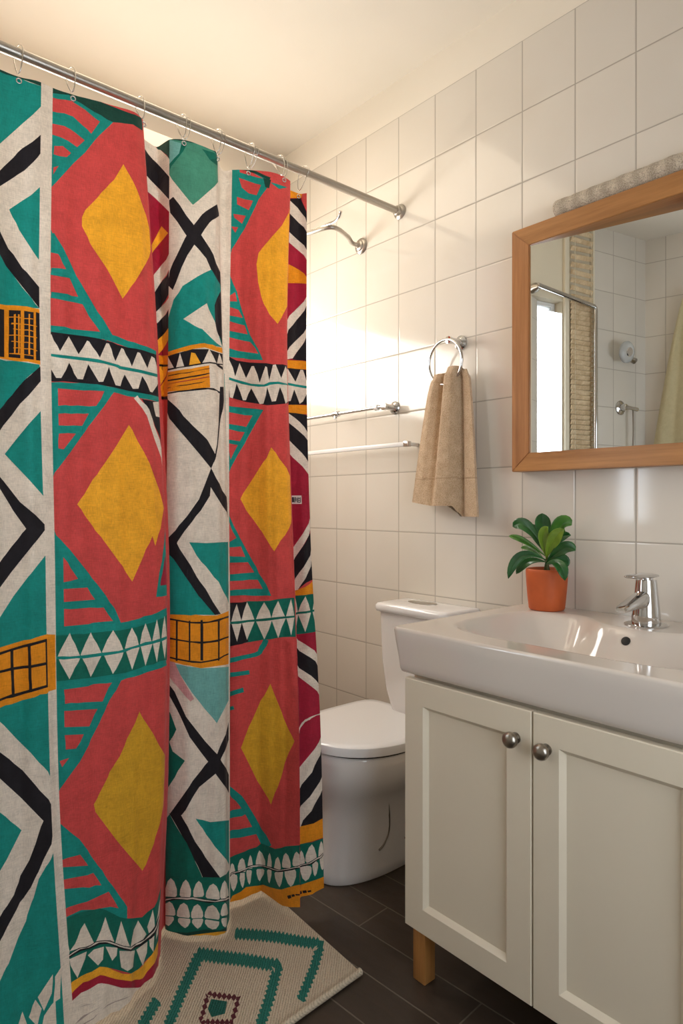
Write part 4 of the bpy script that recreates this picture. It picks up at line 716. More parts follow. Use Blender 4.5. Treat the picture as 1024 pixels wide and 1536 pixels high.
RUG_PRINT = [
('t',[-3038,1758,-3011,1754,-3021,1774,-2994,1770,-3004,1790,-2977,1786,-2987,1806,-2960,1801,-2969,1822,-2943,1817,-2952,1837,-2926,1832,-2935,1853,-2909,1848,-2918,1869,-2892,1864,-2901,1884,-2875,1879,-2884,1900,-2858,1895,-2867,1915,-2841,1910,-2850,1931,-2825,1925,-2833,1945,-2807,1939,-2814,1960,-2788,1953,-2795,1974,-2770,1967,-2777,1988,-2751,1982,-2758,2003,-2733,1996,-2740,2017,-2715,2010,-2721,2031,-2697,2024,-2703,2045,-2678,2038,-2685,2060,-2660,2052,-2666,2074,-2642,2066,-2648,2088,-2655,2077,-2664,2092,-2668,2074,-2644,2068,-2648,2050,-2624,2044,-2628,2026,-2604,2020,-2608,2002,-2585,1997,-2591,1982,-2570,1976,-2577,1960,-2555,1953,-2562,1937,-2540,1929,-2547,1914,-2525,1906,-2532,1891,-2510,1884,-2518,1868,-2496,1861,-2503,1846,-2482,1839,-2489,1825,-2468,1818,-2435,1828,-2428,1843,-2449,1849,-2442,1864,-2463,1871,-2455,1886,-2476,1893,-2469,1909,-2491,1916,-2483,1931,-2505,1939,-2498,1954,-2520,1962,-2512,1978,-2535,1986,-2529,2004,-2553,2012,-2549,2030,-2572,2035,-2568,2053,-2591,2059,-2587,2077,-2611,2083,-2607,2101,-2630,2107,-2660,2148,-2685,2123,-2710,2131,-2703,2109,-2729,2116,-2722,2094,-2747,2102,-2741,2080,-2766,2088,-2759,2066,-2785,2073,-2778,2051,-2804,2059,-2797,2037,-2823,2044,-2816,2022,-2842,2030,-2835,2008,-2861,2015,-2854,1993,-2880,2000,-2873,1979,-2900,1985,-2892,1963,-2918,1969,-2909,1947,-2936,1953,-2926,1931,-2953,1937,-2944,1915,-2971,1921,-2961,1900,-2988,1905,-2978,1884,-3006,1889,-2996,1868,-3024,1873,-3013,1852,-3041,1857,-3031,1836,-3059,1841,-3048,1820,-3077,1825,-3066,1804,-3094,1809,-3084,1788]),
('t',[-3052,1526,-3023,1522,-3034,1542,-3005,1538,-3016,1557,-2988,1553,-2998,1573,-2970,1569,-2980,1588,-2952,1584,-2962,1604,-2934,1600,-2944,1619,-2917,1615,-2926,1635,-2899,1630,-2909,1650,-2882,1646,-2891,1666,-2864,1661,-2874,1681,-2847,1675,-2855,1695,-2828,1690,-2835,1710,-2809,1705,-2816,1725,-2790,1720,-2797,1740,-2771,1735,-2778,1755,-2752,1750,-2759,1770,-2733,1764,-2740,1785,-2714,1779,-2721,1800,-2695,1794,-2702,1815,-2677,1809,-2702,1826,-2727,1818,-2701,1815,-2705,1796,-2680,1793,-2683,1775,-2659,1772,-2662,1754,-2638,1751,-2641,1733,-2618,1731,-2621,1713,-2598,1711,-2603,1695,-2581,1692,-2587,1676,-2563,1672,-2569,1655,-2546,1651,-2552,1635,-2530,1631,-2535,1615,-2513,1611,-2519,1596,-2497,1592,-2503,1576,-2481,1573,-2487,1557,-2465,1554,-2471,1539,-2449,1535,-2452,1518,-2431,1517,-2435,1501,-2414,1499,-2418,1484,-2397,1482,-2401,1467,-2381,1465,-2384,1450,-2364,1449,-2368,1434,-2348,1433,-2352,1418,-2333,1417,-2336,1402,-2317,1401,-2288,1419,-2284,1434,-2303,1435,-2299,1450,-2318,1451,-2315,1466,-2334,1467,-2330,1482,-2350,1484,-2346,1499,-2366,1501,-2363,1516,-2383,1518,-2379,1533,-2400,1535,-2396,1551,-2416,1552,-2410,1566,-2430,1570,-2425,1585,-2446,1589,-2440,1604,-2461,1608,-2455,1623,-2477,1627,-2471,1643,-2493,1647,-2487,1663,-2509,1667,-2503,1683,-2526,1687,-2520,1704,-2543,1708,-2538,1726,-2563,1730,-2559,1748,-2582,1751,-2579,1768,-2602,1771,-2599,1789,-2623,1792,-2619,1810,-2643,1813,-2640,1832,-2664,1835,-2661,1854,-2707,1869,-2753,1872,-2745,1850,-2772,1857,-2765,1835,-2791,1842,-2784,1820,-2811,1827,-2803,1805,-2830,1812,-2823,1790,-2850,1796,-2842,1775,-2870,1781,-2862,1760,-2890,1766,-2881,1745,-2909,1751,-2901,1730,-2929,1735,-2921,1714,-2949,1719,-2939,1698,-2968,1703,-2957,1683,-2986,1687,-2976,1667,-3004,1672,-2994,1651,-3022,1656,-3012,1635,-3041,1640,-3030,1620,-3059,1624,-3048,1604,-3077,1608,-3067,1588,-3096,1592,-3085,1572,-3114,1576,-3103,1556]),
('t',[-3084,1540,-3093,1523,-3064,1518,-3073,1502,-3044,1496,-3053,1480,-3025,1475,-3033,1459,-3006,1455,-3014,1439,-2987,1434,-2995,1419,-2968,1414,-2977,1399,-2950,1394,-2959,1379,-2932,1374,-2937,1357,-2910,1355,-2916,1339,-2890,1336,-2896,1320,-2871,1318,-2876,1302,-2851,1300,-2857,1285,-2832,1282,-2838,1267,-2813,1265,-2819,1250,-2795,1248,-2801,1233,-2777,1231,-2783,1217,-2759,1215,-2765,1200,-2741,1199,-2746,1184,-2724,1183,-2729,1169,-2706,1168,-2712,1154,-2690,1153,-2695,1139,-2673,1138,-2678,1124,-2656,1124,-2662,1110,-2640,1110,-2645,1096,-2624,1096,-2629,1082,-2609,1082,-2614,1068,-2555,1099,-2575,1099,-2570,1112,-2591,1113,-2585,1126,-2606,1127,-2601,1140,-2622,1141,-2617,1155,-2638,1156,-2633,1169,-2654,1170,-2649,1184,-2671,1185,-2666,1199,-2688,1200,-2682,1215,-2705,1216,-2699,1230,-2722,1232,-2716,1246,-2739,1248,-2733,1263,-2757,1265,-2751,1280,-2775,1282,-2769,1297,-2793,1299,-2787,1315,-2811,1317,-2806,1332,-2830,1335,-2825,1351,-2850,1353,-2844,1369,-2869,1372,-2863,1388,-2888,1390,-2879,1404,-2905,1409,-2897,1424,-2923,1428,-2914,1444,-2941,1448,-2932,1464,-2959,1469,-2950,1484,-2977,1489,-2969,1505,-2996,1510,-2987,1526,-3015,1532,-3007,1548,-3035,1553]),
('t',[-2975,1264,-2986,1250,-2960,1244,-2970,1230,-2945,1225,-2955,1211,-2930,1206,-2940,1192,-2915,1187,-2925,1173,-2900,1168,-2911,1155,-2886,1150,-2896,1136,-2872,1132,-2882,1119,-2858,1114,-2867,1100,-2843,1096,-2851,1083,-2828,1080,-2836,1067,-2813,1065,-2821,1051,-2798,1049,-2807,1036,-2784,1034,-2792,1021,-2770,1019,-2778,1006,-2756,1004,-2764,991,-2742,990,-2750,977,-2729,975,-2737,963,-2715,961,-2723,948,-2657,974,-2678,975,-2670,988,-2691,989,-2683,1002,-2704,1004,-2696,1016,-2717,1018,-2709,1031,-2731,1033,-2723,1046,-2744,1048,-2736,1061,-2758,1063,-2750,1077,-2772,1079,-2764,1092,-2787,1095,-2779,1108,-2801,1111,-2792,1123,-2814,1126,-2804,1139,-2828,1144,-2818,1157,-2841,1162,-2831,1175,-2855,1180,-2845,1193,-2869,1198,-2859,1212,-2884,1217,-2873,1231,-2898,1236,-2888,1250,-2913,1255,-2902,1269,-2928,1275]),
('c',[-2806,1476,-2782,1475,-2786,1493,-2761,1492,-2765,1510,-2741,1509,-2744,1527,-2720,1526,-2724,1544,-2700,1543,-2703,1561,-2679,1560,-2683,1578,-2675,1573,-2667,1576,-2667,1558,-2643,1553,-2643,1535,-2620,1531,-2620,1513,-2597,1509,-2603,1501,-2595,1493,-2617,1493,-2612,1476,-2633,1475,-2628,1458,-2650,1458,-2645,1441,-2667,1440,-2661,1423,-2684,1422,-2678,1406,-2700,1405,-2692,1389,-2689,1405,-2713,1408,-2713,1425,-2737,1428,-2738,1445,-2762,1449,-2763,1466,-2788,1470,-2789,1487,-2819,1470,-2794,1466,-2793,1449,-2768,1445,-2767,1428,-2743,1425,-2742,1408,-2718,1405,-2718,1388,-2691,1384,-2666,1386,-2671,1402,-2649,1403,-2655,1419,-2633,1420,-2638,1437,-2616,1438,-2621,1454,-2600,1455,-2605,1472,-2583,1472,-2588,1489,-2564,1499,-2592,1512,-2591,1529,-2614,1534,-2614,1551,-2637,1556,-2637,1574,-2661,1579,-2677,1604,-2689,1583,-2713,1584,-2710,1566,-2734,1567,-2730,1549,-2755,1550,-2751,1532,-2776,1533,-2772,1515,-2796,1516,-2793,1498,-2817,1499,-2813,1481]),
('d',[-2769,1481,-2700,1536,-2648,1496,-2677,1438,-2731,1443]),
]
CURTAIN_PANELS = {'P0': (0.0, 0.1217), 'ST': (0.1217, 0.1442), 'P1': (0.1442, 0.3982), 'P2': (0.5082, 0.5825), 'P3': (0.5825, 0.7784), 'SU': (0.8531, 0.8649), 'P4': (0.8649, 1.0738), 'P5': (1.1205, 1.1872)}
_XY = np.array(CURTAIN_XY)        # columns x heights x (x,y), heights ascending
S_END = CURTAIN_S[-1]; Z_LO, Z_HI = CURTAIN_Z[0], CURTAIN_Z[-1]
def curtain_points(s, z):
    """positions of the cloth at cloth coordinates s (along the hem) and z (height), arrays of one length"""
    s = np.asarray(s, float); z = np.asarray(z, float)
    A = pchip(CURTAIN_S, _XY, s)                     # n,5,2
    Z = np.array(CURTAIN_Z); h = np.diff(Z); d = np.diff(A, axis=1)/h[None, :, None]
    m = np.zeros_like(A); hk = h[1:][None, :, None]; hk1 = h[:-1][None, :, None]; w1 = 2*hk+hk1; w2 = hk+2*hk1
    with np.errstate(all='ignore'): mm = (w1+w2)/(w1/d[:, :-1]+w2/d[:, 1:])
    mm[~(d[:, :-1]*d[:, 1:] > 0)] = 0; m[:, 1:-1] = mm; m[:, 0] = d[:, 0]; m[:, -1] = d[:, -1]
    i = np.clip(np.searchsorted(Z, z)-1, 0, len(Z)-2); k = np.arange(len(s)); t = ((z-Z[i])/h[i])[:, None]; g = h[i][:, None]
    P = A[k, i]*(2*t**3-3*t**2+1)+m[k, i]*g*(t**3-2*t**2+t)+A[k, i+1]*(-2*t**3+3*t**2)+m[k, i+1]*g*(t**3-t**2)
    lift = np.interp(s, [0, CURTAIN_S[16], S_END], [0, 0, .045])*np.clip(1-z/.6, 0, 1)
    # soft secondary ripples
    amp = .0035*np.clip((Z_HI-z)/.5, .15, 1)
    P[:, 0] += amp*(np.sin(s*2*PI/.088+z*1.3)+.6*np.sin(s*2*PI/.037-z*2.1+1.0))
    return np.concatenate([P, (z+lift)[:, None]], 1)
def inpoly(px, py, poly):
    poly = np.asarray(poly, float); x0, y0 = poly[:, 0], poly[:, 1]; x1, y1 = np.roll(x0, -1), np.roll(y0, -1)
    bb = (px >= x0.min()) & (px <= x0.max()) & (py >= y0.min()) & (py <= y0.max()); idx = np.nonzero(bb)[0]
    res = np.zeros(len(px), bool)
    if len(idx) == 0: return res
    X = px[idx][:, None]; Y = py[idx][:, None]
    with np.errstate(all='ignore'):
        c = ((y0 > Y) != (y1 > Y)) & (X < (x1-x0)*(Y-y0)/(y1-y0)+x0)
    res[idx] = (c.sum(1) % 2) == 1
    return res
def clip_s(poly, s0, s1):
    for lim, sg in ((s0, 1), (s1, -1)):
        out = []
        for i in range(len(poly)):
            a, b = poly[i-1], poly[i]; ia, ib = sg*(a[0]-lim) >= -1e-9, sg*(b[0]-lim) >= -1e-9
            if ia != ib: t = (lim-a[0])/(b[0]-a[0]); out.append((lim, a[1]+t*(b[1]-a[1])))
            if ib: out.append(b)
        poly = out
        if not poly: return []
    return poly
def printed(shapes, bounds, base, ds, dz):
    """triangulate a printed sheet: shapes = [(material index, polygon)], painted in order"""
    u0, u1, v0, v1 = bounds; verts = []; edges = []
    nu = int((u1-u0)/ds)+1; nv = int((v1-v0)/dz)+1
    U = np.linspace(u0, u1, nu+1); V = np.linspace(v0, v1, nv+1)
    for i, a in enumerate(U):
        for j, b in enumerate(V):
            off = 0 if (j in (0, nv) or i in (0, nu)) else (0.5*(U[1]-U[0]) if j % 2 else 0)
            if i == nu-1 and j % 2 and j not in (0, nv): off = 0.25*(U[1]-U[0])
            verts.append((a+off, b))
    c = [0, nv, (nu+1)*(nv+1)-1, nu*(nv+1)]
    edges += [(c[0], c[1]), (c[1], c[2]), (c[2], c[3]), (c[3], c[0])]
    for col, poly in shapes:
        n0 = len(verts); poly = [(min(max(a, u0), u1), min(max(b, v0), v1)) for a, b in poly]
        verts += poly; edges += [(n0+i, n0+(i+1) % len(poly)) for i in range(len(poly))]
    r = delaunay_2d_cdt([Vector(v) for v in verts], edges, [], 0, 2e-4)
    ov = np.array([tuple(v) for v in r[0]]); of = [f for f in r[2] if len(f) == 3]
    fa = np.array(of); cen = ov[fa].mean(1)
    mi = base(cen[:, 0], cen[:, 1])
    for col, poly in shapes: mi[inpoly(cen[:, 0], cen[:, 1], poly)] = col
    return ov, fa, mi
PANELS = {k: v for k, v in CURTAIN_PANELS.items()}
shapes = []
for col, pan, q in PRINT:
    poly = [(q[i]/2000, q[i+1]/2000) for i in range(0, len(q), 2)]
    s0, s1 = PANELS[pan]; e = .0006
    poly = [(s0 if a < s0+e else (s1 if a > s1-e else a), b) for a, b in poly]
    poly = clip_s(poly, s0, s1)
    if len(poly) >= 3: shapes.append((CK.index(col), poly))
P_ = PANELS
for pan in P_:                                       # fold lines between the printed panels
    for s in P_[pan]: shapes.insert(0, (CK.index('w'), [(s-1e-4, Z_LO), (s+1e-4, Z_LO), (s+1e-4, Z_HI), (s-1e-4, Z_HI)]))
def base_print(s, z):
    m = np.full(len(s), CK.index('w'))
    m[(s > P_['P1'][0]) & (s < P_['P2'][0])] = CK.index('r')
    m[(s > P_['P2'][0]) & (s < P_['P3'][0])] = CK.index('r')
    m[(s > P_['P4'][0]) & (s < P_['P5'][0])] = CK.index('r')
    m[(s > P_['P5'][0])] = CK.index('c')
    return m
ov, fa, mi = printed(shapes, (0, S_END, Z_LO, Z_HI), base_print, .011, .022)
pos = curtain_points(ov[:, 0], ov[:, 1])
me = bpy.data.meshes.new('shower_curtain')
me.from_pydata(pos.tolist(), [], fa.tolist())
for m_ in CM: me.materials.append(m_)
me.polygons.foreach_set('material_index', mi.astype(np.int32)); me.polygons.foreach_set('use_smooth', np.ones(len(fa), bool))
me.update()
e = 1e-3; sa, za = ov[:, 0], ov[:, 1]
ts = curtain_points(np.clip(sa+e, 0, S_END), za)-curtain_points(np.clip(sa-e, 0, S_END), za)
tz = curtain_points(sa, np.clip(za+e, Z_LO, Z_HI))-curtain_points(sa, np.clip(za-e, Z_LO, Z_HI))
nr = np.cross(ts, tz); nr /= np.linalg.norm(nr, axis=1)[:, None]
if (nr[:, 0].mean() < 0): nr = -nr
if (np.array([p.normal[0] for p in me.polygons]).mean() < 0): me.flip_normals()
me.normals_split_custom_set_from_vertices(nr.tolist())
curtain = bpy.data.objects.new('shower_curtain', me); COL.objects.link(curtain)
tag(curtain, 'shower curtain printed with coral, teal, yellow and black geometric diamonds, hanging in folds', 'shower curtain')

# hooks, one by one along the rod
HOOKY = [(27, .46), (105, .60), (208, .74), (272, .87), (325, .97), (375, 1.09), (418, 1.17), (456, 1.28)]
TH = math.tan
def rod_y(px):
    t = (px-512)/988; dx = -math.sin(math.radians(49.2))+math.cos(math.radians(49.2))*t; dy = math.cos(math.radians(49.2))+math.sin(math.radians(49.2))*t
    return dy*RX/dx
HL = ['nearest the left picture edge, over the teal and black corner', 'over the left coral panel beside the cream strip', 'at the right end of the large left coral panel', 'over the left side of the black cross panel', 'over the right side of the black cross panel',
      'over the striped corner of the small coral panel', 'at the dark knot of the small coral panel', 'nearest the tiled wall, over the striped last fold']
for i, px in enumerate((27, 105, 208, 272, 325, 375, 418, 456)):
    y = rod_y(px)
    s = np.linspace(0, S_END, 800); cp = curtain_points(s, np.full(800, Z_HI-.012)); k = int(np.argmin(np.abs(cp[:, 1]-y)+(np.abs(cp[:, 0]-RX))*.3)); gx, gy, gz = cp[k]
    h = empty('curtain_hook', (RX, y, RZ), 'round steel curtain hook ' + HL[i], 'curtain hook', 'hooks on the curtain rod')
    pts = []
    for j in range(24):
        a = 2*PI*j/24; r = .0185
        x_ = RX+math.sin(a)*r; z_ = RZ+.001+math.cos(a)*r
        if math.cos(a) < 0:
            f = -math.cos(a); z_ = RZ-.049*f**1.3 if True else z_; x_ = RX+math.sin(a)*(.0185-.006*f)+(gx-RX)*f*.8
        pts.append((x_, y+.006*math.sin(a*1.0)+(gy-y)*max(0, -math.cos(a))*.9, z_))
    tube('hook_ring', pts, .0015, M['hook'], h, 8, closed=True)
    if i in (3, 4, 5, 6):
        pts2 = [(p[0]-.004, p[1]+.012*(1+math.sin(j*.26))*.6, p[2]-.001) for j, p in enumerate(pts)]
        tube('hook_wire', pts2, .0012, M['hook'], h, 8, closed=True)
    bm = bmesh.new(); c = Vector((gx+.003, gy, gz)); n_ = Vector(nr[0]) if False else Vector((1, -.15, 0)).normalized(); u, v = frame_of(n_)
    btube(bm, [c+(u*math.cos(t)+v*math.sin(t))*.0055 for t in [2*PI*q/16 for q in range(16)]], .0018, 8, closed=True)
    link('grommet', bm, M['chrome'], curtain, True)
# care label sewn to the last fold, with its small black marks
def on_curtain(s, z, off=.0018):
    p = curtain_points([s], [z])[0]; a = curtain_points([s+.002], [z])[0]-curtain_points([s-.002], [z])[0]; b = curtain_points([s], [z+.002])[0]-curtain_points([s], [z-.002])[0]
    n_ = np.cross(a, b); n_ /= np.linalg.norm(n_); n_ = n_ if n_[0] > 0 else -n_
    return p+n_*off
def patch(bm, s0, s1, z0, z1, off, mat_i, nx=5, nz=3):
    V = [[bm.verts.new(on_curtain(s0+(s1-s0)*i/nx, z0+(z1-z0)*j/nz, off)) for j in range(nz+1)] for i in range(nx+1)]
    for i in range(nx):
        for j in range(nz):
            f = bm.faces.new((V[i][j], V[i+1][j], V[i+1][j+1], V[i][j+1])); f.material_index = mat_i
bm = bmesh.new(); s0 = P_['P5'][0]+.003; z0 = 1.150
M['label_white'] = simple('white label cloth', srgb(232, 224, 214), 0.8); M['ink'] = simple('black print', srgb(28, 24, 26), 0.7)
patch(bm, s0, s0+.034, z0, z0+.026, .0015, 0)
for a, b, c_, d in ((.002, .0085, .005, .021), (.010, .013, .004, .021), (.0145, .017, .009, .021), (.0185, .0205, .004, .018), (.022, .024, .004, .021), (.0245, .029, .016, .019), (.0245, .029, .010, .0125), (.0245, .029, .004, .0065), (.0295, .0312, .004, .021)):
    patch(bm, s0+a, s0+b, z0+c_, z0+d, .0022, 1, 2, 1)
tag(link('care_label', bm, [M['label_white'], M['ink']], curtain, True), 'small white label with black marks')

# ------------------------------------------------------------ bath mat
rug_sh = [(CK.index(c), [(q[i]/2000, q[i+1]/2000) for i in range(0, len(q), 2)]) for c, q in RUG_PRINT]
RC = Vector((-1.188, 1.083)); E1 = Vector((-.998, .06)).normalized(); E2 = Vector((.06, -.998)).normalized()
def rug_uv(p): d = Vector(p)-RC; return (d.dot(E1), d.dot(E2))
LU, LV = .62, 1.0
rs = [(c, [rug_uv(p) for p in poly]) for c, poly in rug_sh]
rs = [(c, [(min(max(a, .004), LU-.004), min(max(b, .004), LV-.004)) for a, b in poly]) for c, poly in rs]
uv, fa2, mi2 = printed(rs, (0, LU, 0, LV), lambda s, z: np.full(len(s), CK.index('w')), .03, .03)
def rug_z(a, b): return .011+.0012*np.sin(a*23+b*9)*np.sin(b*17)
m_rug = {}
def rugmat(name, col):
    m = NT(name); sep = m.coords()
    w = m.n('ShaderNodeTexWave', wave_type='BANDS', bands_direction='DIAGONAL'); w.inputs['Scale'].default_value = 75; w.inputs['Distortion'].default_value = 1.5; w.inputs['Detail'].default_value = 2; m.l(sep, w.inputs['Vector'])
    v = m.n('ShaderNodeTexVoronoi'); v.inputs['Scale'].default_value = 260; m.l(sep, v.inputs['Vector'])
    f = m.math('ADD', m.math('MULTIPLY', w.outputs[1], 0.5), m.math('MULTIPLY', v.outputs[0], 0.6))
    m.set(Base_Color=m.ramp(f, [(0.2, tuple(c*.72 for c in col[:3])+(1,)), (0.7, col)]), Roughness=0.95, Normal=m.bump(f, 0.8, 0.003)); return m.m
RM = {'w': rugmat('oatmeal woven cotton', srgb(206, 190, 166)), 't': rugmat('teal wool', srgb(36, 118, 104)), 'd': rugmat('deep teal wool', srgb(22, 96, 84)), 'c': rugmat('maroon wool', srgb(92, 34, 44))}
RK = list(RM); remap = {CK.index(k): RK.index(k) for k in RK}
co = [(RC.x+E1.x*a+E2.x*b, RC.y+E1.y*a+E2.y*b, float(rug_z(a, b))) for a, b in uv]
bm = bmesh.new(); vv = [bm.verts.new(c) for c in co]
for f, m_ in zip(fa2.tolist(), mi2): bm.faces.new([vv[i] for i in f]).material_index = remap[int(m_)]
bd = [e for e in bm.edges if e.is_boundary]; ex = bmesh.ops.extrude_edge_only(bm, edges=bd)
for g in ex['geom']:
    if isinstance(g, bmesh.types.BMVert): g.co.z = .0005
for f in bm.faces:
    if len(f.verts) == 4: f.material_index = 0
mat_o = tag(link('bath_mat', bm, [RM[k] for k in RK], None, True, 50), 'woven oatmeal bath mat with teal zigzag lines and a maroon square, on the floor', 'bath mat')
hem = [(RC.x+E2.x*b+E1.x*-.002, RC.y+E2.y*b, .010) for b in np.linspace(-.002, LV, 40)]
hem2 = [(RC.x+E1.x*a, RC.y+E1.y*a+.001, .009) for a in np.linspace(-.003, LU, 30)]
tube('rolled_hem', hem, .0085, RM['w'], mat_o, 10)

# ------------------------------------------------------------ vanity cabinet
V0, V1, VF, VB, VZ0, VZ1 = -1.10, -0.40, 1.15, YB-.004, .142, .738
van = empty('vanity_cabinet', (-.75, 1.44, 0), 'cream two-door vanity cabinet on wooden legs under the washbasin', 'cabinet')
box('cabinet_body', (V0+.001, V1-.001, VF+.032, VB, VZ0+.002, VZ1), M['cabinet'], van, .002)
def shaker(x0, x1, knobx, knobz):
    bm = bmesh.new(); y0, y1 = VF, VF+.0195; z0, z1 = VZ0, VZ1-.004; f = .058; c = .010; rec = .011
    # front ring, chamfer, recessed field, sides and back
    def ring(x0, x1, z0, z1, y): return [bm.verts.new(p) for p in ((x0, y, z0), (x1, y, z0), (x1, y, z1), (x0, y, z1))]
    b = .002
    R = [ring(x0, x1, z0, z1, y1), ring(x0, x1, z0, z1, y0+b), ring(x0+b, x1-b, z0+b, z1-b, y0), ring(x0+f, x1-f, z0+f, z1-f, y0), ring(x0+f+.002, x1-f-.002, z0+f+.002, z1-f-.002, y0+.002), ring(x0+f+c, x1-f-c, z0+f+c, z1-f-c, y0+rec)]
    for A, B in zip(R, R[1:]):
        for k in range(4): bm.faces.new((A[k], A[(k+1) % 4], B[(k+1) % 4], B[k]))
    bm.faces.new(R[-1]); bm.faces.new(R[0][::-1])
    d = link('door', bm, M['cabinet'], van)
    lathe('knob', [(0, 0), (.0115, 0), (.0115, .0025), (.0065, .004), (.0065, .010), (.009, .013), (.0155, .016), (.0165, .021), (.0155, .026), (.011, .030), (0, .0315)], (knobx, VF, knobz), M['nickel'], d, (0, -1, 0), 28)
    return d
shaker(V0, -.7510, -.787, .672); shaker(-.7475, V1, -.716, .668)
for x in (V0+.022, V1-.045):
    for y in (VF+.045, VB-.06):
        box('leg', (x-.019, x+.019, y-.019, y+.019, 0, VZ0+.003), M['leg_wood'], van, .002)

# ------------------------------------------------------------ washbasin
SZ = .852; SX0, SX1, SY0, SY1 = -1.140, -.360, 1.140, YB-.003
sink = empty('washbasin', (-.75, 1.43, .74), 'wide off-white ceramic washbasin with thick rim, set on the vanity cabinet', 'washbasin')
def basin_depth(x, y):
    bx0, bx1, by0 = -1.062, -.438, 1.228
    q = math.exp(-((x+.735)/.135)**4)
    by1 = 1.628-.085*q
    cx, cy = (bx0+bx1)/2, (by0+by1)/2; hx, hy = (bx1-bx0)/2, (by1-by0)/2
    r = (abs((x-cx)/hx)**4.2+abs((y-cy)/hy)**3.4)**(1/3.8)
    if r >= 1.06: return 0.0
    t = min(1, max(0, (1.06-r)/.52)); s = t*t*(3-2*t)
    lip = .102*(s**.70)
    return lip
NX, NY = 130, 104
def ease(i, n): return i/n
def sxz(i, j):
    x = SX0+(SX1-SX0)*i/NX; y = SY0+(SY1-SY0)*j/NY; z = SZ-basin_depth(x, y)
    return x, y, z
def outline(off, z, rc=.022, n=8):
    """rounded rectangle ring"""
    x0, x1, y0, y1 = SX0+off, SX1-off, SY0+off*.35, SY1
    pts = []
    for cx, cy, a0 in ((x0+rc, y0+rc, PI), (x1-rc, y0+rc, 1.5*PI), (x1-.004, y1-.004, 0), (x0+.004, y1-.004, .5*PI)):
        r = rc if cy < 1.5 else .004
        for k in range(n+1):
            a = a0+.5*PI*k/n; pts.append((cx+r*math.cos(a), cy+r*math.sin(a), z))
    return pts
bm = bmesh.new()
grid = [[bm.verts.new(sxz(i, j)) for j in range(NY+1)] for i in range(NX+1)]
ins = .007
for i in range(NX+1):
    for j in range(NY+1):
        v = grid[i][j]
        v.co.x = min(max(v.co.x, SX0+ins), SX1-ins); v.co.y = max(v.co.y, SY0+ins)
# round the two front corners of the top sheet
for i in range(NX+1):
    for j in range(NY+1):
        v = grid[i][j]; rc = .018
        for cx, sg in ((SX0+ins+rc, -1), (SX1-ins-rc, 1)):
            cy = SY0+ins+rc; dx, dy = (v.co.x-cx)*sg, cy-v.co.y
            if dx > 0 and dy > 0:
                m_ = max(dx, dy); L_ = math.hypot(dx, dy)
                if L_ > 1e-9: v.co.x = cx+sg*dx*m_/L_; v.co.y = cy-dy*m_/L_
for i in range(NX):
    for j in range(NY): bm.faces.new((grid[i][j], grid[i+1][j], grid[i+1][j+1], grid[i][j+1]))
per = [grid[i][0] for i in range(NX+1)]+[grid[NX][j] for j in range(1, NY+1)]+[grid[i][NY] for i in range(NX-1, -1, -1)]+[grid[0][j] for j in range(NY-1, 0, -1)]
def skirt(v, k, zz, off, offy):
    cx, cy = (SX0+SX1)/2, 1.44
    x, y = v.co.x, v.co.y
    nx = 0; ny = 0
    gx = max(0, abs(x-cx)-(cx-SX0-ins-.018))/.018; gy = max(0, (SY0+ins+.018)-y)/.018
    L_ = math.hypot(gx, gy) or 1
    return bm.verts.new((x+(1 if x > cx else -1)*gx/L_*off, y-gy/L_*offy, zz))
prev = per
for zz, off, offy in ((SZ-.0015, .0035, .0035), (SZ-.004, .006, .006), (SZ-.008, .007, .007), (SZ-.030, .002, .005), (SZ-.060, -.008, .002), (SZ-.085, -.018, -.001), (SZ-.098, -.026, -.003), (SZ-.106, -.034, -.008), (SZ-.1115, -.044, -.018)):
    cur = [skirt(v, 0, zz, off, offy) for v in per]
    for k in range(len(per)): bm.faces.new((prev[k], cur[k], cur[(k+1) % len(per)], prev[(k+1) % len(per)]))
    prev = cur
bm.faces.new(prev)
link('basin_body', bm, M['sink_ceramic'], sink, True, 60)
# overflow opening on the slope below the tap, and the waste
def slope_n(x, y):
    e = .004; gx = -(basin_depth(x+e, y)-basin_depth(x-e, y))/(2*e); gy = -(basin_depth(x, y+e)-basin_depth(x, y-e))/(2*e)
    return Vector((-gx, -gy, 1)).normalized()
oy = 1.531; ox = -.742; n_ = slope_n(ox, oy)
lathe('overflow_hole', [(0, .0035), (.0085, .0035), (.0105, .0025), (.0115, -.004)], (ox, oy, SZ-basin_depth(ox, oy)), M['rubber_gap_shade'], sink, n_, 24)
lathe('drain', [(0, .006), (.018, .006), (.022, .003), (.030, .002), (.031, -.003)], (-.745, 1.40, SZ-basin_depth(-.745, 1.40)), M['chrome'], sink, (0, 0, 1), 32)

# ------------------------------------------------------------ tap
FX, FY = -.738, 1.628
tap = empty('basin_tap', (FX, FY, SZ), 'chrome single-lever mixer tap standing on the back rim of the washbasin', 'tap')
lathe('base_plate', [(0, 0), (.050, 0), (.0505, .002), (.047, .0035), (.030, .005), (0, .005)], (FX, FY, SZ), M['chrome'], tap, n=48)
lathe('tap_body', [(0, .004), (.0330, .004), (.0340, .008), (.0320, .030), (.0280, .070), (.0245, .105), (.0235, .112), (0, .113)], (FX, FY, SZ), M['chrome'], tap, n=48)
rings = []
for t, hw, hh in ((0, .0190, .022), (.25, .0185, .019), (.5, .0180, .0145), (.75, .0170, .0105), (.93, .0155, .008), (1, .011, .005)):
    cy = FY-.010-.122*t; cz = SZ+.066+.002*math.sin(t*PI)-.016*t
    rings.append([(FX+hw*math.copysign(abs(math.cos(a))**.7, math.cos(a)), cy, cz+hh*math.copysign(abs(math.sin(a))**.8, math.sin(a))) for a in [2*PI*k/20 for k in range(20)]])
loft('spout', rings, M['chrome'], tap)
rings = []
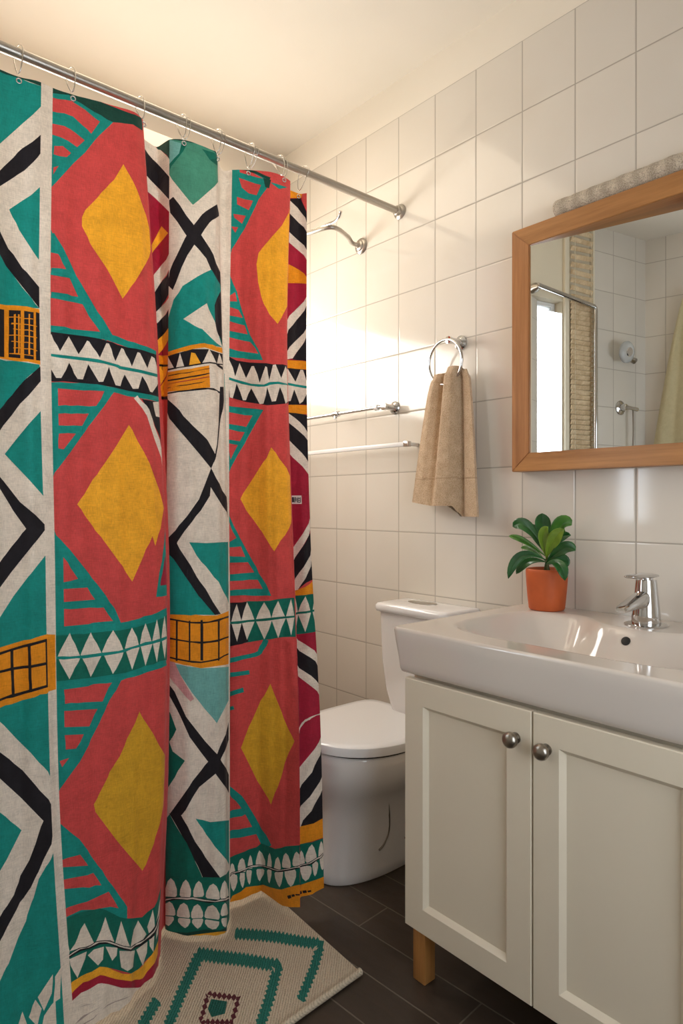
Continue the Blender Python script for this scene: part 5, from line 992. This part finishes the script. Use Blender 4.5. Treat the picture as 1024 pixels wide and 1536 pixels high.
for t, hw, hh in ((0, .014, .003), (.06, .024, .0055), (.25, .0275, .0065), (.55, .024, .006), (.85, .018, .005), (.97, .013, .004), (1, .008, .002)):
    cy = FY+.026-.118*t; cz = SZ+.121+.004*t
    rings.append([(FX+hw*math.cos(a), cy, cz+hh*math.sin(a)) for a in [2*PI*k/20 for k in range(20)]])
loft('lever', rings, M['chrome'], tap)
lathe('lever_neck', [(0, .108), (.0165, .108), (.015, .118), (0, .119)], (FX, FY, SZ), M['chrome'], tap, n=32)

# ------------------------------------------------------------ potted plant
PX, PY = -1.030, 1.655
plant = empty('potted_plant', (PX, PY, SZ), 'small plant with glossy green leaves in an orange terracotta pot on the washbasin rim', 'potted plant')
rings = []
def sq(r, z, e=3.2, n=40): return [(PX+r*math.copysign(abs(math.cos(a))**(2/e), math.cos(a)), PY+r*math.copysign(abs(math.sin(a))**(2/e), math.sin(a)), z) for a in [2*PI*k/n for k in range(n)]]
for r, h, e in ((.040, 0, 2.3), (.0445, .0012, 2.3), (.047, .005, 2.35), (.050, .035, 2.4), (.0535, .080, 2.4), (.0550, .106, 2.35), (.0552, .112, 2.3), (.0535, .1155, 2.3), (.050, .116, 2.3), (.0475, .112, 2.3), (.046, .100, 2.3)): rings.append(sq(r, SZ+h, e))
loft('pot', rings, M['terracotta'], plant, cap1=False)
bm = bmesh.new(); blathe(bm, [(0, .106), (.02, .107), (.036, .104), (.0465, .100)], (PX, PY, SZ), n=36)
for v in bm.verts: v.co.z += random.uniform(-.0015, .0015)
link('soil', bm, M['soil'], plant, True)
stems = bmesh.new()
PT = SZ+.104
def world_of(px, py, y):
    a = math.radians(49.2); t = (px-512)/988; dx = -math.sin(a)+math.cos(a)*t; dy = math.cos(a)+math.sin(a)*t; k = y/dy
    return Vector((dx*k, y, 1.15+(756-py)/988*k))
def leaf(root, ctrl, tip, w, mat, cup=.35, twist=0.0, shape=.62, face=(0.6, -0.75, 0.3)):
    root, ctrl, tip = Vector(root), Vector(ctrl), Vector(tip); pts = bez(root, ctrl, tip, 14); bm = bmesh.new(); rows = []
    for i, p in enumerate(pts):
        t = i/14; d = (pts[min(14, i+1)]-pts[max(0, i-1)]).normalized()
        f = Vector(face); side = d.cross(f).normalized(); n_ = side.cross(d).normalized()
        if twist: 
            R_ = Matrix.Rotation(twist, 3, d); side = R_ @ side; n_ = R_ @ n_
        prof = (math.sin(PI*min(1, t**shape*1.0))**.75) if t < 1 else 0
        pr = w*1.06*max(.05, math.sin(PI*(t**1.55))**.62 if 0 < t < 1 else 0)
        row = []
        for s in (-1, -.72, -.4, -.12, 0, .12, .4, .72, 1):
            row.append(bm.verts.new(p+side*s*pr+n_*(cup*pr*(abs(s)**1.4)) - n_*(.0012 if s == 0 else 0)))
        rows.append(row)
    for A, B in zip(rows, rows[1:]):
        for k in range(8): bm.faces.new((A[k], A[k+1], B[k+1], B[k]))
    o = link('leaf', bm, mat, plant, True)
    md = o.modifiers.new('thick', 'SOLIDIFY'); md.thickness = .0011
    return o
root0 = Vector((PX, PY, PT+.02))
#            tip px  tip py   y    ctrl px, py, y     width  material   root height
LEAVES = [(762, 868, 1.60, 775, 812, 1.61, .0105, 'leaf_dark', .030), (774, 861, 1.66, 790, 832, 1.64, .009, 'leaf_dark', .026), (763, 804, 1.66, 785, 806, 1.66, .007, 'leaf_mid', .040),
          (769, 790, 1.66, 788, 772, 1.65, .014, 'leaf_dark', .050), (813, 770, 1.69, 812, 790, 1.68, .0165, 'leaf_dark', .055), (857, 788, 1.66, 838, 772, 1.66, .0175, 'leaf_mid', .050),
          (846, 794, 1.61, 826, 806, 1.62, .0135, 'leaf_light', .035), (822, 790, 1.61, 808, 800, 1.62, .011, 'leaf_light', .040), (863, 826, 1.63, 846, 812, 1.63, .0140, 'leaf_dark', .022), (847, 871, 1.59, 842, 832, 1.58, .0120, 'leaf_dark', .020),
          (848, 852, 1.68, 846, 830, 1.68, .014, 'leaf_dark', .018), (856, 803, 1.70, 835, 800, 1.70, .010, 'leaf_dark', .045), (798, 786, 1.70, 800, 800, 1.70, .012, 'leaf_dark', .05), (835, 806, 1.69, 820, 812, 1.68, .011, 'leaf_mid', .04),
          (781, 822, 1.69, 797, 818, 1.68, .006, 'leaf_mid', .03)]
bm = bmesh.new()
for L_ in LEAVES:
    r_ = root0+Vector((random.uniform(-.004, .004), random.uniform(-.004, .004), L_[8]-.018))
    ctrl = world_of(L_[3], L_[4], L_[5]); tip = world_of(L_[0], L_[1], L_[2])
    leaf(r_, ctrl, tip, L_[6]*1.28, M[L_[7]], cup=.30)
btube(bm, [Vector((PX, PY, PT-.01)), Vector((PX+.001, PY, PT+.02)), Vector((PX-.001, PY+.001, PT+.055))], [.0045, .004, .0025], 8)
for dx, dy in ((.010, -.006), (-.011, .002), (.004, .010)): btube(bm, [Vector((PX+dx, PY+dy, PT-.01)), Vector((PX+dx*.5, PY+dy*.5, PT+.018)), Vector((PX, PY, PT+.04))], [.003, .0025, .002], 8)
link('stem', bm, M['stem'], plant, True)

# ------------------------------------------------------------ mirror
fr = empty('wall_mirror', (-.86, YB, 1.60), 'wall mirror in a plain brown wooden frame above the washbasin', 'mirror')
MX0, MX1, MZ0, MZ1, MY = -1.160, -.585, 1.246, 1.964, 1.674
GX0, GX1, GZ0, GZ1 = -1.100, -.655, 1.300, 1.908
def stile(name, quad, mat):
    bm = bmesh.new(); e = .0025
    A = [bm.verts.new((x, MY, z)) for x, z in quad]; B = [bm.verts.new((x, YB-.001, z)) for x, z in quad]
    for k in range(4): bm.faces.new((A[k], A[(k+1) % 4], B[(k+1) % 4], B[k]))
    bm.faces.new(A); bm.faces.new(B)
    bmesh.ops.bevel(bm, geom=[e_ for e_ in bm.edges], offset=.0018, segments=2, affect='EDGES')
    return link(name, bm, mat, fr, True, 40)
stile('frame_side', [(MX0, MZ0), (GX0, GZ0), (GX0, GZ1), (MX0, MZ1)], M['frame_wood_v']); stile('frame_side', [(MX1, MZ0), (MX1, MZ1), (GX1, GZ1), (GX1, GZ0)], M['frame_wood_v'])
stile('frame_rail', [(MX0, MZ0), (MX1, MZ0), (GX1, GZ0), (GX0, GZ0)], M['frame_wood']); stile('frame_rail', [(MX0, MZ1), (GX0, GZ1), (GX1, GZ1), (MX1, MZ1)], M['frame_wood'])
al = math.radians(6.3)      # the glass sits slightly askew in its frame
bm = bmesh.new(); gl = (GX1-GX0)/math.cos(al)
bbox(bm, -.001, gl+.001, 0, .003, GZ0-.002, GZ1+.002, M=Matrix.Translation((GX0, 1.6800, 0)) @ Matrix.Rotation(al, 4, 'Z'))
link('mirror_glass', bm, M['mirror'], fr)

# rolled towel lying on the frame
rt_y, rt_z, rr_ = 1.700, MZ1+.0265, .0262
bm = bmesh.new(); N_ = 260; n_ = 40; rings = []
for i in range(N_+1):
    x = -1.026+(.455)*i/N_; e_ = min(i, N_-i)/N_*.455
    k = math.sqrt(max(0, 1-(1-min(1, e_/.010))**2)) if e_ < .010 else 1
    r = rr_*(.35+.65*k)*(1+.022*math.sin(x*150)+.02*math.sin(x*61+1)+.012*math.sin(x*97))
    rings.append([(x+.003*math.cos(a), rt_y+math.cos(a)*r*(1+.012*math.sin(7*a+x*90)), rt_z+math.sin(a)*r*(1.0 if math.sin(a) > 0 else .985)+random.uniform(-.0004, .0004)) for a in [2*PI*q/n_ for q in range(n_)]])
rt = tag(loft('rolled_towel', rings, M['rolled'], sharp=180), 'rolled grey-beige terry towel lying along the top of the mirror frame', 'towel')

# ------------------------------------------------------------ towel ring and towel
RCX, RCY, RCZ, RR = -1.413, 1.668, 1.615, .072
tr = empty('towel_ring', (RCX, YB, RCZ+RR), 'chrome towel ring on the tiled wall holding the beige towel', 'towel ring')
ta = math.radians(-6)
cr = [(RCX+math.cos(a)*RR*math.cos(ta)*1.06, RCY+math.cos(a)*RR*math.sin(ta)-.004*math.sin(a), RCZ+math.sin(a)*RR) for a in [2*PI*q/56 for q in range(56)]]
tube('ring', cr, .0048, M['chrome'], tr, 14, closed=True)
lathe('wall_mount', [(0, 0), (.024, 0), (.024, .006), (.019, .010), (.012, .014), (.010, .050), (.012, .060), (.012, .069), (0, .071)], (RCX+.018, YB, RCZ+RR-.003), M['chrome'], tr, (0, -1, 0), 32)
# beige towel: pleated hanging cloth with real thickness
def towel_ring_section(z):
    """closed plan outline of the hanging towel at height z"""
    t = (1.575-z)/(1.575-1.115); t = min(1, max(0, t)); g = t**.75
    xl = -1.468*(1-g)+(-1.562)*g; xr = -1.318*(1-g)+(-1.278)*g
    U = []
    n = 90
    for i in range(n+1):
        u = i/n; x = xl+(xr-xl)*u
        amp = .014*(1-.35*t)+.010
        y = 1.668+.006*math.sin(2*PI*(u*1.6+.1))*(.4+t)
        # front roll between u .38 and .66
        roll = math.exp(-((u-(.60-.06*t))/.15)**4); y -= roll*.030
        y -= .013*math.exp(-((u-.12)/.10)**2) * (1-.3*t); y += .018*math.exp(-((u-.34)/.06)**2)*(1-.6*t)
        y += .020*math.exp(-((u-(.76-.04*t))/.045)**2)
        U.append((x, y))
    th = .010
    out = [(x, y) for x, y in U]+[(x, min(y+th, YB-.004)) for x, y in reversed(U)]
    return out
zs = [1.592-.006*k for k in range(6)]+list(np.linspace(1.556, 1.110, 90)); rings = []
for k, z in enumerate(zs):
    sec = towel_ring_section(z); m_ = len(sec)//2; ring = []
    for q, (x, y) in enumerate(sec):
        u = (q if q < m_ else 2*m_-1-q)/(m_-1)
        zz = z
        zz += (.016*math.exp(-((u-.62)/.22)**4)-.012)*max(0, 1-k/14)            # higher where it passes over the ring
        hem_drop = (-.034*(1-min(1, max(0, (u-.66)/.05)))+.0)                     # left and middle leaves end higher
        tt = (1.575-z)/(1.575-1.11); tt = min(1, max(0, tt))
        zz += (.034*(1-min(1, max(0, (u-.66)/.04)))-.010*(1-u) * 0 + .012*max(0, .30-u)/.30)*tt**2
        if k < 5: 
            cxm = (sec[0][0]+sec[m_-1][0])/2; sc = 1-.02*(5-k); x = cxm+(x-cxm)*sc; y = 1.669+(y-1.669)*(.35+.13*k)
        ring.append((x, y, zz+random.uniform(-.0004, .0004)))
    rings.append(ring)
bm = bmesh.new(); bloft(bm, rings)
for f in bm.faces:
    c = f.calc_center_median(); 
    f.material_index = 0
tw = link('hand_towel', bm, [M['towel'], M['towel_band']], None, True, 75)
for p in tw.data.polygons:
    c = p.center; u = (c.x+1.562)/.284
    zb = 1.215+.018*max(0, .3-u)
    if 1.232 < c.z < 1.2375: p.material_index = 1
tag(tw, 'beige terry hand towel draped through the chrome towel ring', 'towel')

# ------------------------------------------------------------ rails and hook on the shower wall
r1 = empty('towel_rail', (-2.0, YB, 1.503), 'thin chrome towel rail with round end flange, the upper of the two wall rails', 'towel rail')
RY = 1.675
tube('rail_bar', [(-1.705, RY, 1.503), (-2.36, RY, 1.503)], .0065, M['chrome'], r1, 16)
lathe('flange', [(0, 0), (.023, 0), (.024, .004), (.020, .010), (.012, .014), (.011, .045), (.014, .050), (.014, .062), (0, .064)], (-1.703, YB, 1.503), M['chrome'], r1, (0, -1, 0), 32)
lathe('flange', [(0, 0), (.023, 0), (.024, .004), (.020, .010), (.012, .014), (.011, .045), (.014, .050), (.014, .062), (0, .064)], (-2.36, YB, 1.503), M['chrome'], r1, (0, -1, 0), 32)
lathe('joint', [(0, 0), (.011, .001), (.012, .006), (.012, .030), (.010, .036), (.0065, .038)], (-1.955, RY, 1.503), M['chrome'], r1, (-1, 0, 0), 24)
tube('clasp', [(-1.972, RY, 1.503), (-1.972, RY-.004, 1.490), (-1.968, RY-.008, 1.482)], [.006, .007, .006], M['chrome'], r1, 12)
lathe('collar', [(.0065, 0), (.0105, .002), (.0105, .018), (.0065, .020)], (-1.733, RY, 1.503), M['white_metal'], r1, (-1, 0, 0), 24)
r2 = empty('shelf_rail', (-1.98, YB, 1.360), 'slim white rail bar, the lower of the two wall rails', 'rail')
box('rail_bar', (-2.36, -1.605, 1.672, 1.684, 1.352, 1.368), M['white_metal'], r2, .003)
box('end_cap', (-1.606, -1.580, 1.670, 1.687, 1.350, 1.370), M['chrome'], r2, .003)
for x in (-1.592, -2.35): box('bracket', (x-.006, x+.006, 1.684, YB, 1.354, 1.366), M['white_metal'], r2, .002)

arm = empty('wall_bracket', (-1.882, YB, 2.148), 'bent steel bracket arm with upturned end and round flange, below the curtain rod', 'wall bracket')
AFX, AFZ = -1.885, 2.150
lathe('flange', [(0, 0), (.030, 0), (.031, .004), (.027, .009), (.021, .011), (.019, .016), (.012, .019), (.010, .026), (0, .026)], (AFX, YB, AFZ), M['steel'], arm, (0, -1, 0), 36)
kn = world_of(497, 341, 1.53); lf = world_of(455, 352, 1.50); lf2 = world_of(400, 366, 1.46)
tube('arm', smoothpath([(AFX, YB-.02, AFZ), Vector((AFX, YB-.05, AFZ+.001)), (kn+Vector((AFX, YB, AFZ)))*.5+Vector((0, 0, .004)), kn, lf, lf2], 7), .0085, M['steel'], arm, 16)
hk = [world_of(470, 346, 1.505)+Vector((0, 0, .004)), world_of(490, 337, 1.515), world_of(501, 333, 1.51), world_of(508, 326, 1.50), world_of(511, 317, 1.495)]
tube('upturned_hook', smoothpath(hk, 6), [.004]*6+[.0055]*18+[.006], M['chrome'], arm, 14)

# ------------------------------------------------------------ toilet
TX = -1.535
toi = empty('toilet', (TX, 1.45, 0), 'white toilet with closed lid and cistern, between the shower curtain and the vanity', 'toilet')
def oval(cx, y0, y1, hw, z, front=2.2, back=4.0, n=56):
    """egg shape in plan: pointed side to -y; y0 front, y1 back"""
    cy = y0+(y1-y0)*.52; out = []
    for k in range(n):
        a = 2*PI*k/n; c, s = math.cos(a), math.sin(a); e = front if s < 0 else back
        x = cx+hw*math.copysign(abs(c)**(2/e), c); y = cy+((cy-y0) if s < 0 else (y1-cy))*math.copysign(abs(s)**(2/e), s)
        out.append((x, y, z))
    return out
def toff(z): return 0
BX = -1.560
rings = []
for z, y0, y1, hw, cx in ((0, 1.262, 1.69, .102, BX), (.004, 1.258, 1.69, .106, BX), (.03, 1.262, 1.69, .103, BX), (.10, 1.272, 1.69, .100, BX), (.18, 1.278, 1.69, .104, BX), (.235, 1.272, 1.69, .116, BX+.004), (.275, 1.254, 1.69, .140, BX+.010), (.310, 1.238, 1.69, .163, BX+.016),
                          (.345, 1.228, 1.69, .178, TX-.003), (.385, 1.222, 1.69, .186, TX), (.405, 1.221, 1.69, .188, TX), (.414, 1.226, 1.69, .184, TX)): rings.append(oval(cx, y0, y1, hw, z))
loft('bowl', rings, M['ceramic'], toi, 70)
loft('lid_gap_shade', [oval(TX, 1.226, 1.63, .183, .4142), oval(TX, 1.226, 1.63, .183, .4215)], M['rubber_gap_shade'], toi)  # near-black slab stands for the shade between bowl and lid
lo = lambda i, z: oval(TX-.004, 1.205+i, 1.640-i, .200-i, z, 2.15, 7.0)
loft('seat_lid', [lo(.004, .4216), lo(0, .424), lo(-.001, .440), lo(.001, .448), lo(.006, .4515), lo(.03, .4525), lo(.10, .453)], M['seat_plastic'], toi, 40)
# cistern tapering downwards, with overhanging lid
CXT = -1.475
def rrect(cx, hw, y0, y1, z, rc=.03, n=7, rb=.008):
    out = []
    for x, y, a0, r in ((cx-hw+rc, y0+rc, PI, rc), (cx+hw-rc, y0+rc, 1.5*PI, rc), (cx+hw-rb, y1-rb, 0, rb), (cx-hw+rb, y1-rb, .5*PI, rb)):
        for k in range(n+1): a = a0+.5*PI*k/n; out.append((x+r*math.cos(a), y+r*math.sin(a), z))
    return out
rings = [rrect(CXT-.005, .110, 1.60, 1.722, .405), rrect(CXT-.003, .118, 1.590, 1.722, .45), rrect(CXT, .137, 1.577, 1.722, .52), rrect(CXT, .148, 1.569, 1.722, .62), rrect(CXT, .153, 1.565, 1.722, .785)]
loft('cistern', rings, M['ceramic'], toi, 60)
rings = [rrect(CXT, .153, 1.563, 1.724, .784), rrect(CXT, .162, 1.553, 1.725, .788), rrect(CXT, .164, 1.551, 1.726, .798), rrect(CXT, .163, 1.552, 1.726, .808), rrect(CXT, .158, 1.557, 1.724, .8135), rrect(CXT, .145, 1.57, 1.715, .8155), rrect(CXT, .10, 1.61, 1.69, .816)]
loft('cistern_lid', rings, M['ceramic'], toi, 60)
bm = bmesh.new(); el = [[(CXT-.03+rx*math.cos(a), 1.66+ry*math.sin(a), .8165+h) for a in [2*PI*k/36 for k in range(36)]] for rx, ry, h in ((.060, .030, -.004), (.060, .030, .0008), (.055, .026, .0010), (.054, .025, .0003))]
bloft(bm, el); link('flush_button', bm, M['steel'], toi, True, 50)
lathe('lid_emblem', [(0, .0012), (.0045, .001), (.0055, 0)], (CXT-.076, 1.572, .8140), M['nickel'], toi, (0, -.25, 1), 20)
# trapway crease and floor bolt cover on the pedestal's side
def on_side(y, z):
    for (z0, a), (z1, b) in zip(((0, .106), (.10, .100), (.18, .104)), ((.10, .100), (.18, .104), (.235, .116))):
        if z0 <= z <= z1: hw = a+(b-a)*(z-z0)/(z1-z0); break
    return Vector((BX+hw-.002, y, z))
tube('trapway_seam', smoothpath([on_side(1.44, .228), on_side(1.455, .18), on_side(1.455, .13), on_side(1.435, .095), on_side(1.415, .083)], 6), .0032, M['nickel'], toi, 8)
box('floor_bolt', (BX+.092, BX+.1035, 1.525, 1.575, .082, .088), simple('brown bolt cap', srgb(80, 40, 30), .5), toi, .001)

# ------------------------------------------------------------ things the mirror shows
bl = empty('window_blind', (AX, AY, 1.3), 'narrow bamboo slat blind hanging beside the bright window, seen in the mirror', 'blind')
z = 2.62
kk = 0
while z > 1.12:
    bm = bmesh.new(); tilt = math.radians(66 + random.uniform(-3, 3)); rx = 0
    drop = .027 if z < 2.28 else .044
    Ms = MC @ Matrix.Translation((.357, .026, z)) @ Matrix.Rotation(random.uniform(-.02, .02)*(3 if z > 2.28 else .6), 4, 'Y') @ Matrix.Rotation(tilt, 4, 'X')
    bbox(bm, -.083, .083, -.0125, .0125, -.0025, .0025, bev=.0015, seg=1, M=Ms)
    link('slat', bm, M['bamboo'], bl); z -= drop; kk += 1
for x in (.30, .425):
    p = [MC @ Vector((x, .030, 2.66)), MC @ Vector((x, .030, 1.10))]; tube('cord', p, .0015, M['cream_paint'], bl, 6)
sf = empty('shower_screen_frame', tuple(MC @ Vector((.25, .05, 1.0))), 'chrome rail and upright of a shower screen before the blind, seen in mirror', 'shower screen')
tube('top_rail', [MC @ Vector((.0, .055, 2.275)), MC @ Vector((.418, .055, 2.225)), MC @ Vector((.427, .055, 2.217)), MC @ Vector((.429, .055, 2.205))], .012, M['chrome'], sf, 16)
tube('upright', [MC @ Vector((.429, .055, 2.206)), MC @ Vector((.429, .055, 0.0))], .012, M['chrome'], sf, 16)
lathe('wall_fitting', [(0, 0), (.024, 0), (.024, .03), (.014, .05), (.014, .054), (0, .056)], tuple(MC @ Vector((.012, .0, 2.272))), M['nickel'], sf, tuple(MC.to_3x3() @ Vector((0, 1, 0))), 24)
NC = MC.to_3x3() @ Vector((0, 1, 0))
sh = empty('handheld_shower', tuple(MC @ Vector((.80, 0, 1.98))), 'round clear shower head on a short chrome bracket, seen in the mirror', 'shower head')
lathe('head_disc', [(0, .020), (.030, .019), (.052, .012), (.060, .004), (.060, -.004), (.050, -.012), (.020, -.022), (0, -.024)], tuple(MC @ Vector((.660, .075, 2.0))), M['clear'], sh, tuple(NC*.9+Vector((.2, .1, -.15))), 40)
lathe('spray_plate', [(0, .024), (.022, .023), (.026, .019), (.026, .016)], tuple(MC @ Vector((.660, .075, 2.0))), M['chrome'], sh, tuple(NC*.9+Vector((.2, .1, -.15))), 30)
tube('bracket', [MC @ Vector((.80, .002, 1.985)), MC @ Vector((.785, .035, 1.975)), MC @ Vector((.74, .06, 1.955)), MC @ Vector((.69, .065, 1.965))], [.016, .013, .011, .009], M['nickel'], sh, 14)
vl = empty('shower_valve', tuple(MC @ Vector((.705, 0, 1.70))), 'chrome shower valve with a side lever and hanging hose, seen in the mirror', 'shower valve')
lathe('valve_plate', [(0, 0), (.040, 0), (.041, .004), (.034, .010), (.020, .013), (.018, .040), (0, .042)], tuple(MC @ Vector((.700, 0, 1.70))), M['chrome'], vl, tuple(NC), 36)
tube('valve_lever', [MC @ Vector((.700, .035, 1.70)), MC @ Vector((.74, .045, 1.695)), MC @ Vector((.785, .048, 1.69))], [.013, .010, .012], M['chrome'], vl, 14)
tube('hose', smoothpath([MC @ Vector((.755, .045, 1.69)), MC @ Vector((.756, .047, 1.55)), MC @ Vector((.752, .043, 1.35)), MC @ Vector((.76, .045, 1.15)), MC @ Vector((.77, .04, 1.0))], 5), .0055, M['nickel'], vl, 10)
# cream cloth hanging from a peg on the wall behind the camera
zt = 2.34; rings = []
for k in range(40):
    t = k/39; z = zt-1.05*t; hw = .012+.19*t**.8; cx = -1.045; n = 60; out = []
    for i in range(n+1):
        u = i/n; x = cx+(2*u-1)*hw; y = CY_+.040+.014*math.sin(u*PI*5)*(.3+t); out.append((x, y, z))
    out += [(x, y-.007, z) for x, y, z in reversed(out)]
    rings.append(out)
cc = tag(loft('bath_towel', rings, M['cream_cloth'], sharp=75), 'cream towel hanging from a wall peg beside the shower valve, seen in the mirror', 'towel')
pg = tag(lathe('wall_peg', [(0, 0), (.014, 0), (.014, .004), (.006, .008), (.006, .040), (.010, .044), (.010, .050), (0, .052)], (-1.045, CY_, zt+.006), M['chrome'], None, (0, 1, .15), 24), 'small chrome wall peg holding the cream towel, seen in the mirror', 'wall peg')
